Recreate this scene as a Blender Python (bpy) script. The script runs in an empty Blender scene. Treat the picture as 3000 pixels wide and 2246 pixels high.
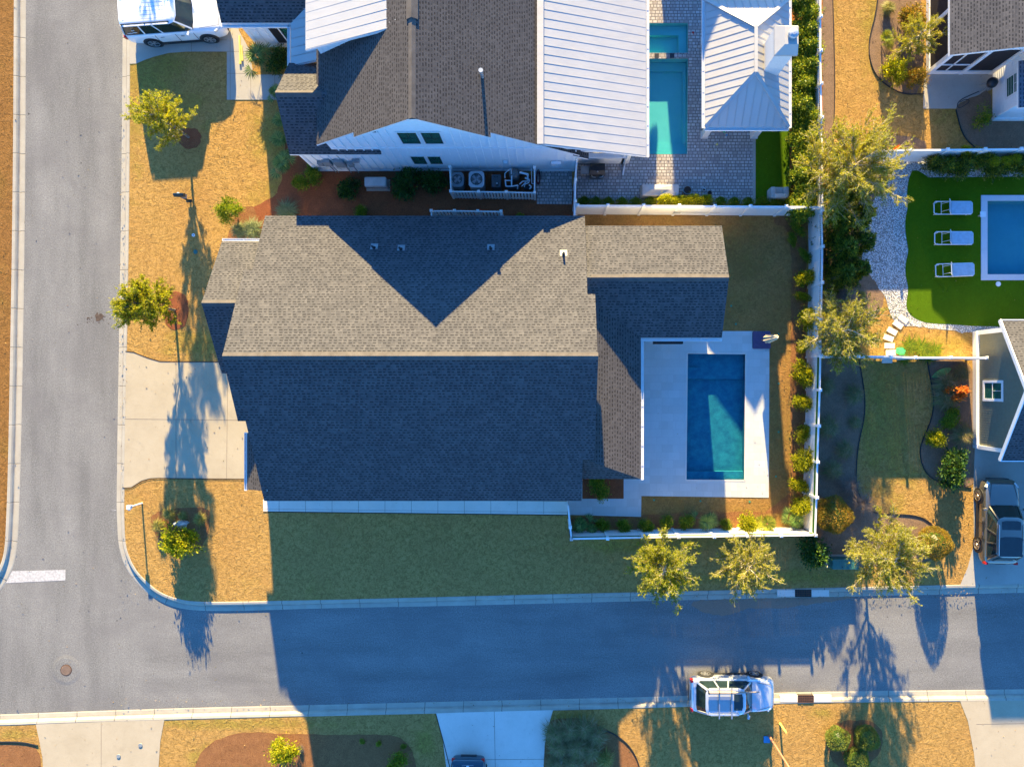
import bpy, bmesh, math, random
import numpy as np
from mathutils import Vector, Matrix
from mathutils.geometry import tessellate_polygon
random.seed(7); RNG = np.random.default_rng(7)
SC = bpy.context.scene
COL = SC.collection
# ------------------------------------------------------------------ camera
H = 37.0                      # metres above the ground
F = 2050.0                    # focal length in photo pixels (3000 wide)
S = H / F                     # metres per photo pixel on the ground
NX, NY = 1600.0, 1120.0       # photo pixel straight below the camera
cam = bpy.data.cameras.new("camera"); cam_o = bpy.data.objects.new("camera", cam); COL.objects.link(cam_o)
cam.sensor_width = 36.0; cam.lens = 36.0 * F / 3000.0; cam.sensor_fit = 'HORIZONTAL'
cam.shift_x = -(NX - 1500.0) / 3000.0; cam.shift_y = (NY - 1123.0) / 3000.0
cam.clip_start = 0.5; cam.clip_end = 6000
cam_o.location = (0, 0, H); cam_o.rotation_euler = (0, 0, 0)
SC.camera = cam_o
# ------------------------------------------------------------------ light
SUN_TO = Vector((-0.285, 3.75, 1.0)).normalized()     # towards the sun
ELEV = math.asin(SUN_TO.z); AZ = math.atan2(SUN_TO.x, SUN_TO.y)
world = bpy.data.worlds.new("World"); SC.world = world; world.use_nodes = True
wn = world.node_tree; wn.nodes.clear()
sky = wn.nodes.new('ShaderNodeTexSky'); sky.sky_type = 'NISHITA'; sky.sun_disc = False
sky.sun_elevation = ELEV; sky.sun_rotation = AZ; sky.air_density = 1.0; sky.dust_density = 0.2; sky.ozone_density = 3.0
tint = wn.nodes.new('ShaderNodeMix'); tint.data_type = 'RGBA'; tint.blend_type = 'MULTIPLY'; tint.inputs[0].default_value = 1.0
tint.inputs[7].default_value = (0.34, 0.78, 1.24, 1)
bg = wn.nodes.new('ShaderNodeBackground'); bg.inputs[1].default_value = 0.095
out = wn.nodes.new('ShaderNodeOutputWorld')
wn.links.new(sky.outputs[0], tint.inputs[6]); wn.links.new(tint.outputs[2], bg.inputs[0]); wn.links.new(bg.outputs[0], out.inputs[0])
sl = bpy.data.lights.new("sun", 'SUN'); sl.energy = 5.0; sl.angle = math.radians(0.55); sl.color = (1.0, 0.77, 0.35)
so = bpy.data.objects.new("sun", sl); COL.objects.link(so)
so.rotation_euler = SUN_TO.to_track_quat('Z', 'Y').to_euler(); so.location = (0, 60, 40)
SC.view_settings.view_transform = 'Standard'; SC.view_settings.look = 'None'
SC.view_settings.exposure = 2.42; SC.view_settings.gamma = 1.0
SC.cycles.max_bounces = 6; SC.cycles.transparent_max_bounces = 8; SC.cycles.caustics_reflective = False; SC.cycles.caustics_refractive = False

def W(px, py, h=0.0):
    k = 1 - h / H
    return Vector(((px - NX) * S * k, (NY - py) * S * k, h))
def P2(pts, h=0.0):
    return [W(x, y, h) for x, y in pts]

# ------------------------------------------------------------------ materials
class NT:
    def __init__(s, name):
        s.m = bpy.data.materials.new(name); s.m.use_nodes = True; s.t = s.m.node_tree; s.t.nodes.clear()
        s.out = s.n('ShaderNodeOutputMaterial'); s.b = s.n('ShaderNodeBsdfPrincipled'); s.l(s.b.outputs[0], s.out.inputs[0])
        s._g = None
    def n(s, ty): return s.t.nodes.new(ty)
    def l(s, a, b): s.t.links.new(a, b)
    def setv(s, sock, v):
        if hasattr(v, 'is_linked') or isinstance(v, bpy.types.NodeSocket): s.l(v, sock)
        else:
            if isinstance(v, tuple) and len(v) == 3 and sock.type == 'RGBA': v = v + (1,)
            sock.default_value = v
    def pos(s):
        if s._g is None: s._g = s.n('ShaderNodeNewGeometry')
        return s._g.outputs['Position']
    def uv(s):
        n = s.n('ShaderNodeUVMap'); return n.outputs[0]
    def objc(s):
        n = s.n('ShaderNodeTexCoord'); return n.outputs['Object']
    def island(s):
        if s._g is None: s._g = s.n('ShaderNodeNewGeometry')
        return s._g.outputs['Random Per Island']
    def noise(s, scale, detail=3, rough=0.55, vec=None, dist=0.0):
        n = s.n('ShaderNodeTexNoise'); n.inputs['Scale'].default_value = scale; n.inputs['Detail'].default_value = detail
        n.inputs['Roughness'].default_value = rough; n.inputs['Distortion'].default_value = dist
        s.l(vec if vec is not None else s.pos(), n.inputs['Vector']); return n.outputs['Fac']
    def vor(s, scale, vec=None, feature='F1', rnd=1.0):
        n = s.n('ShaderNodeTexVoronoi'); n.feature = feature; n.inputs['Scale'].default_value = scale; n.inputs['Randomness'].default_value = rnd
        s.l(vec if vec is not None else s.pos(), n.inputs['Vector']); return n
    def ramp(s, fac, stops):
        n = s.n('ShaderNodeValToRGB'); cr = n.color_ramp
        while len(cr.elements) < len(stops): cr.elements.new(0.5)
        for e, (p, c) in zip(cr.elements, stops):
            e.position = p; e.color = (c, c, c, 1) if isinstance(c, (int, float)) else tuple(c) + (1,)
        s.l(fac, n.inputs[0]); return n.outputs[0]
    def mix(s, fac, a, b, mode='MIX'):
        n = s.n('ShaderNodeMix'); n.data_type = 'RGBA'; n.blend_type = mode
        s.setv(n.inputs[0], fac); s.setv(n.inputs[6], a); s.setv(n.inputs[7], b); return n.outputs[2]
    def math(s, op, a, b=0.0, c=None):
        n = s.n('ShaderNodeMath'); n.operation = op; s.setv(n.inputs[0], a); s.setv(n.inputs[1], b)
        if c is not None: s.setv(n.inputs[2], c)
        return n.outputs[0]
    def scalev(s, vec, v):
        n = s.n('ShaderNodeVectorMath'); n.operation = 'MULTIPLY'; s.l(vec, n.inputs[0]); n.inputs[1].default_value = v; return n.outputs[0]
    def sep(s, vec):
        n = s.n('ShaderNodeSeparateXYZ'); s.l(vec, n.inputs[0]); return n.outputs
    def bump(s, h, dist=0.02, strength=1.0):
        n = s.n('ShaderNodeBump'); n.inputs['Distance'].default_value = dist; n.inputs['Strength'].default_value = strength
        s.l(h, n.inputs['Height']); s.l(n.outputs[0], s.b.inputs['Normal']); return n
    def base(s, c, rough=0.8, metal=0.0, spec=0.3):
        s.setv(s.b.inputs['Base Color'], c); s.setv(s.b.inputs['Roughness'], rough); s.setv(s.b.inputs['Metallic'], metal)
        s.b.inputs['Specular IOR Level'].default_value = spec; return s.m

def mat_plain(name, c, rough=0.6, metal=0.0, spec=0.4, var=0.12, scale=6.0):
    m = NT(name); f = m.noise(scale, 4)
    lo = tuple(x * (1 - var) for x in c); hi = tuple(min(1, x * (1 + var)) for x in c)
    return m.base(m.ramp(f, [(0.3, lo), (0.7, hi)]), rough, metal, spec)

def mat_grass(name, dry, green, gthr=(0.5, 0.72), bump=0.05, dark=0.55, patch=0.22, blobs=(), relief=1.0):
    m = NT(name)
    big = m.noise(patch, 4, 0.6); mid = m.noise(1.1, 5, 0.65); fine = m.noise(5.5, 8, 0.78, dist=1.2); blade = m.noise(17, 5, 0.8, dist=1.0)
    g = m.ramp(m.math('ADD', m.math('MULTIPLY', big, 0.65), m.math('MULTIPLY', mid, 0.35)), [(gthr[0], 0.0), (gthr[1], 1.0)])
    x, y, _ = m.sep(m.pos())
    for (bx, by, rx, ry) in blobs:
        c = W(bx, by); dx = m.math('DIVIDE', m.math('SUBTRACT', x, c.x), rx * S); dy = m.math('DIVIDE', m.math('SUBTRACT', y, c.y), ry * S)
        d = m.math('SQRT', m.math('ADD', m.math('MULTIPLY', dx, dx), m.math('MULTIPLY', dy, dy)))
        d = m.math('ADD', d, m.math('MULTIPLY', m.math('SUBTRACT', mid, 0.5), 2.4))
        g = m.math('MAXIMUM', g, m.ramp(d, [(0.35, 0.85), (1.15, 0.0)]))
    c = m.mix(g, dry, green)
    dk = tuple(v * dark for v in dry); dk = (dk[0], dk[1] * 1.0, dk[2] * 0.9)
    c = m.mix(m.math('MULTIPLY', m.ramp(fine, [(0.40, 1.0), (0.54, 0.0)]), 0.85), c, dk)
    c = m.mix(m.ramp(fine, [(0.52, 0.0), (0.68, 0.55)]), c, (min(1, dry[0] * 1.30), dry[1] * 1.30, dry[2] * 1.45))
    c = m.mix(m.ramp(blade, [(0.40, 0.0), (0.70, 0.45)]), c, (min(1, dry[0] * 1.3), dry[1] * 1.25, dry[2] * 1.3))
    c = m.mix(m.ramp(blade, [(0.30, 0.55), (0.45, 0.0)]), c, dk)
    c = m.mix(m.math('MULTIPLY', m.ramp(m.noise(0.45, 4), [(0.42, 0.0), (0.7, 1.0)]), 0.35), c, (dry[0] * .82, dry[1] * .72, dry[2] * .8))
    sp = m.vor(1.6); c = m.mix(m.ramp(m.math('ADD', sp.outputs['Distance'], m.math('MULTIPLY', fine, 0.25)), [(0.14, 0.45), (0.26, 0.0)]), c, dk)
    md = m.noise(2.3, 5, 0.7, dist=0.8); c = m.mix(m.ramp(md, [(0.52, 0.0), (0.72, 0.35)]), c, dk)
    hgt = m.math('ADD', m.math('MULTIPLY', fine, 1.0 * relief), m.math('MULTIPLY', blade, 0.22))
    m.bump(hgt, bump); return m.base(c, 0.95, 0, 0.05)

def mat_straw(name, a, b, dark, bump=0.05):
    m = NT(name)
    v = m.scalev(m.pos(), (1, 1, 1))
    fib = m.noise(8, 7, 0.8, dist=2.5); fine = m.noise(45, 3, 0.7, dist=1.5); mid = m.noise(2.2, 4)
    c = m.ramp(fib, [(0.28, dark), (0.45, a), (0.68, b)])
    c = m.mix(m.ramp(mid, [(0.4, 0.0), (0.75, 0.45)]), c, tuple(x * 0.6 for x in a))
    c = m.mix(m.ramp(fine, [(0.5, 0.0), (0.8, 0.5)]), c, tuple(min(1, x * 1.6) for x in b))
    m.bump(m.math('ADD', fib, m.math('MULTIPLY', fine, 0.4)), bump); return m.base(c, 0.95, 0, 0.1)

def mat_asphalt():
    m = NT('asphalt'); p = m.pos()
    stretch = m.scalev(p, (0.8, 0.16, 1)); tr = m.noise(1.0, 4, 0.6, stretch)
    stretch2 = m.scalev(p, (0.14, 0.8, 1)); tr2 = m.noise(1.0, 4, 0.6, stretch2)
    xs = m.sep(p)
    wmask = m.ramp(m.math('MULTIPLY', m.math('ADD', m.math('MULTIPLY', xs[0], -1.0), -20.5), 0.5), [(0.0, 0.0), (1.0, 1.0)])
    tracks = m.mix(wmask, tr2, tr)
    c = m.ramp(tracks, [(0.30, (0.152, 0.147, 0.136)), (0.5, (0.200, 0.193, 0.178)), (0.70, (0.240, 0.231, 0.212))])
    agg = m.noise(15, 6, 0.85); c = m.mix(m.ramp(agg, [(0.36, 0.75), (0.52, 0.0)]), c, (0.10, 0.095, 0.09))
    c = m.mix(m.ramp(agg, [(0.52, 0.0), (0.66, 0.6)]), c, (0.35, 0.34, 0.31))
    pat = m.noise(0.28, 7, 0.7, dist=1.0); c = m.mix(m.ramp(pat, [(0.38, 0.45), (0.55, 0.0)]), c, (0.15, 0.142, 0.137))
    sp = m.vor(0.55); c = m.mix(m.ramp(sp.outputs['Distance'], [(0.022, 0.75), (0.036, 0.0)]), c, (0.05, 0.045, 0.045))
    gum = m.vor(1.1); c = m.mix(m.ramp(gum.outputs['Distance'], [(0.018, 0.5), (0.030, 0.0)]), c, (0.07, 0.065, 0.06))
    m.bump(agg, 0.006); return m.base(c, 0.95, 0, 0.05)

def mat_concrete(name, a, b, bump=0.004, stain=True, scale=1.0):
    m = NT(name); f = m.noise(0.7 * scale, 6, 0.65); g = m.noise(28, 3, 0.7); st = m.noise(2.2, 5, 0.7, dist=0.8)
    c = m.ramp(f, [(0.3, a), (0.7, b)])
    if stain: c = m.mix(m.ramp(st, [(0.55, 0.0), (0.8, 0.35)]), c, tuple(x * 0.68 for x in a))
    c = m.mix(m.ramp(g, [(0.3, 0.25), (0.5, 0.0)]), c, tuple(x * 0.7 for x in a))
    m.bump(g, bump); return m.base(c, 0.85, 0, 0.2)

def mat_curb():
    m = NT('curb_concrete'); uv = m.uv(); u, v, _ = m.sep(uv)
    f = m.noise(1.2, 5, 0.65); g = m.noise(20, 3); cell = m.n('ShaderNodeTexWhiteNoise'); cell.noise_dimensions = '1D'
    seg = m.math('FLOOR', m.math('DIVIDE', u, 2.05)); m.l(seg, cell.inputs['W'])
    c = m.ramp(f, [(0.3, (0.34, 0.305, 0.24)), (0.7, (0.43, 0.39, 0.31))])
    c = m.mix(m.math('MULTIPLY', cell.outputs[0], 0.35), c, (0.33, 0.29, 0.23))
    lonu = m.noise(0.9, 4, 0.7, m.scalev(uv, (1, 4, 1)))
    line = m.ramp(m.math('ABSOLUTE', m.math('SUBTRACT', v, 0.52)), [(0.0, 1.0), (0.17, 0.0)])
    c = m.mix(m.math('MULTIPLY', line, m.ramp(lonu, [(0.4, 0.1), (0.62, 0.8)])), c, (0.20, 0.165, 0.14))
    fr = m.math('FRACT', m.math('DIVIDE', m.math('ADD', u, m.math('MULTIPLY', m.noise(4, 2), 0.10)), 2.05))
    j = m.ramp(m.math('ABSOLUTE', m.math('SUBTRACT', fr, 0.5)), [(0.004, 0.8), (0.010, 0.0)])
    c = m.mix(j, c, (0.06, 0.045, 0.035))
    c = m.mix(m.ramp(g, [(0.35, 0.25), (0.5, 0.0)]), c, (0.3, 0.26, 0.2))
    m.bump(m.math('SUBTRACT', g, j), 0.006); return m.base(c, 0.85, 0, 0.2)

def mat_shingle(name, base, lo, hi, tabw=0.215, row=0.135):
    m = NT(name); uv = m.uv(); u, v, _ = m.sep(uv)
    vr = m.math('DIVIDE', v, row); r = m.math('FLOOR', vr); fr = m.math('FRACT', vr)
    w1 = m.n('ShaderNodeTexWhiteNoise'); w1.noise_dimensions = '1D'; m.l(r, w1.inputs['W'])
    uu = m.math('ADD', m.math('DIVIDE', u, tabw), m.math('MULTIPLY', w1.outputs[0], 13.0)); cu = m.math('FLOOR', uu); fu = m.math('FRACT', uu)
    cv = m.n('ShaderNodeCombineXYZ'); m.l(cu, cv.inputs[0]); m.l(r, cv.inputs[1])
    w2 = m.n('ShaderNodeTexWhiteNoise'); w2.noise_dimensions = '2D'; m.l(cv.outputs[0], w2.inputs['Vector'])
    sc = m.n('ShaderNodeSeparateColor'); m.l(w2.outputs['Color'], sc.inputs[0]); ra, rb, rc = sc.outputs
    c = m.mix(m.math('MULTIPLY', ra, 0.8), hi, base)
    big = m.noise(0.9, 5, 0.7); c = m.mix(m.ramp(big, [(0.42, 0.0), (0.66, 0.55)]), c, base)
    notch = m.math('MULTIPLY', m.math('GREATER_THAN', fr, 0.55), m.math('LESS_THAN', fu, m.math('ADD', 0.40, m.math('MULTIPLY', rb, 0.35))))
    on = m.ramp(rc, [(0.10, 0.15), (0.35, 1.0)])
    c = m.mix(m.math('MULTIPLY', m.math('MULTIPLY', notch, on), 0.80), c, tuple(q * 0.45 for q in lo))
    c = m.mix(m.math('MULTIPLY', m.math('GREATER_THAN', fr, 0.90), 0.35), c, tuple(q * 0.5 for q in lo))  # dark lower edge of each course: shadow line painted into the colour
    gr = m.noise(18, 5, 0.8); c = m.mix(m.ramp(gr, [(0.35, 0.3), (0.5, 0.0)]), c, tuple(q * 0.7 for q in lo))
    m.bump(m.math('SUBTRACT', 1.0, notch), 0.006, 0.7); return m.base(c, 1.0, 0, 0.0)

def mat_brick(name, c1, c2, mortar, w, h, ms=0.012, noise_amt=0.4, rough=0.85, bumpd=0.006, third=None):
    m = NT(name); p = m.pos()
    def bt(ww, hh, seedv):
        n = m.n('ShaderNodeTexBrick'); n.inputs['Scale'].default_value = 1; n.inputs['Brick Width'].default_value = ww
        n.inputs['Row Height'].default_value = hh; n.inputs['Mortar Size'].default_value = ms; n.offset = 0.42; n.squash = 0.72; n.squash_frequency = 3
        m.setv(n.inputs['Color1'], c1); m.setv(n.inputs['Color2'], c2); m.setv(n.inputs['Mortar'], mortar)
        n.inputs['Bias'].default_value = 0.0; m.l(p, n.inputs['Vector']); return n
    b = bt(w, h, 0)
    c = b.outputs[0]
    cell = m.n('ShaderNodeTexWhiteNoise'); cell.noise_dimensions = '2D'
    sn = m.n('ShaderNodeVectorMath'); sn.operation = 'SNAP'; m.l(p, sn.inputs[0]); sn.inputs[1].default_value = (w * 1.0, h, 1000)
    m.l(sn.outputs[0], cell.inputs['Vector'])
    if third: c = m.mix(m.math('MULTIPLY', m.ramp(cell.outputs[0], [(0.5, 0.0), (0.95, 1.0)]), noise_amt), c, third)
    c = m.mix(m.ramp(m.noise(1.0, 4), [(0.35, 0.2), (0.65, 0.0)]), c, tuple(x * 0.7 for x in c1))
    c = m.mix(m.ramp(m.noise(30, 3), [(0.3, 0.2), (0.5, 0.0)]), c, tuple(x * 0.7 for x in c1))
    m.bump(m.math('SUBTRACT', 1.0, b.outputs['Fac']), bumpd); return m.base(c, rough, 0, 0.25)

def mat_gravel():
    m = NT('white_gravel'); v = m.vor(17); c = m.mix(m.ramp(v.outputs['Distance'], [(0.25, 0.0), (0.62, 1.0)]), (0.88, 0.87, 0.85), (0.22, 0.21, 0.20))
    w = m.n('ShaderNodeSeparateColor'); m.l(v.outputs['Color'], w.inputs[0]); c = m.mix(m.math('MULTIPLY', w.outputs[0], 0.55), c, (0.27, 0.25, 0.22))
    m.bump(m.math('SUBTRACT', 1.0, v.outputs['Distance']), 0.04); return m.base(c, 0.8, 0, 0.3)

def mat_leaf(name, cols, trans=0.35, rough=0.5):
    m = NT(name); isl = m.island(); n = len(cols)
    c = m.ramp(isl, [((i + 0.5) / n, cols[i]) for i in range(n)])
    big = m.noise(1.7, 3); c = m.mix(m.ramp(big, [(0.35, 0.35), (0.6, 0.0)]), c, tuple(x * 0.55 for x in cols[0]))
    m.base(c, rough, 0, 0.25)
    tr = m.n('ShaderNodeBsdfTranslucent'); m.l(m.mix(1.0, c, (1.25, 1.15, 0.45), 'MULTIPLY'), tr.inputs[0])
    mx = m.n('ShaderNodeMixShader'); mx.inputs[0].default_value = trans; m.l(m.b.outputs[0], mx.inputs[1]); m.l(tr.outputs[0], mx.inputs[2]); m.l(mx.outputs[0], m.out.inputs[0])
    return m.m

def mat_water(name, tintc):
    m = NT(name); m.t.nodes.remove(m.b)
    tr = m.n('ShaderNodeBsdfTransparent'); tr.inputs[0].default_value = tintc + (1,)
    gl = m.n('ShaderNodeBsdfGlossy'); gl.inputs['Roughness'].default_value = 0.04
    bp = m.n('ShaderNodeBump'); bp.inputs['Distance'].default_value = 0.03; m.l(m.noise(4.5, 4, 0.6, dist=0.8), bp.inputs['Height']); m.l(bp.outputs[0], gl.inputs['Normal'])
    g = m.n('ShaderNodeNewGeometry'); dt = m.n('ShaderNodeVectorMath'); dt.operation = 'DOT_PRODUCT'; m.l(g.outputs['Normal'], dt.inputs[0]); m.l(g.outputs['Incoming'], dt.inputs[1])
    fr = m.math('ADD', 0.02, m.math('MULTIPLY', m.math('POWER', m.math('SUBTRACT', 1.0, m.math('ABSOLUTE', dt.outputs['Value'])), 5.0), 0.75))
    mx = m.n('ShaderNodeMixShader'); m.l(fr, mx.inputs[0]); m.l(tr.outputs[0], mx.inputs[1]); m.l(gl.outputs[0], mx.inputs[2]); m.l(mx.outputs[0], m.out.inputs[0])
    return m.m

def mat_glass(name, c=(0.02, 0.05, 0.045), rough=0.06):
    m = NT(name); f = m.noise(3, 2); m.base(m.mix(m.ramp(f, [(0.4, 0.0), (0.7, 0.5)]), c, tuple(x * 1.8 for x in c)), rough, 0, 0.9); return m.m

def mat_paint(name, c, metal=0.0, rough=0.3):
    m = NT(name); f = m.noise(2.5, 3); m.base(m.mix(m.ramp(f, [(0.4, 0.0), (0.7, 0.25)]), c, tuple(x * 0.86 for x in c)), rough, metal, 0.5)
    m.b.inputs['Coat Weight'].default_value = 0.8; m.b.inputs['Coat Roughness'].default_value = 0.05; return m.m

def mat_metalroof(name, c=(0.55, 0.54, 0.53)):
    m = NT(name); p = m.pos(); f = m.noise(0.8, 5, 0.6); st = m.noise(1.0, 4, 0.6, m.scalev(p, (0.5, 5, 1)))
    c2 = m.ramp(f, [(0.3, tuple(x * 0.93 for x in c)), (0.7, c)])
    c2 = m.mix(m.ramp(st, [(0.5, 0.0), (0.8, 0.30)]), c2, (0.46, 0.40, 0.32))
    m.bump(m.noise(1.6, 3), 0.01); return m.base(c2, 0.5, 0.0, 0.5)

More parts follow.
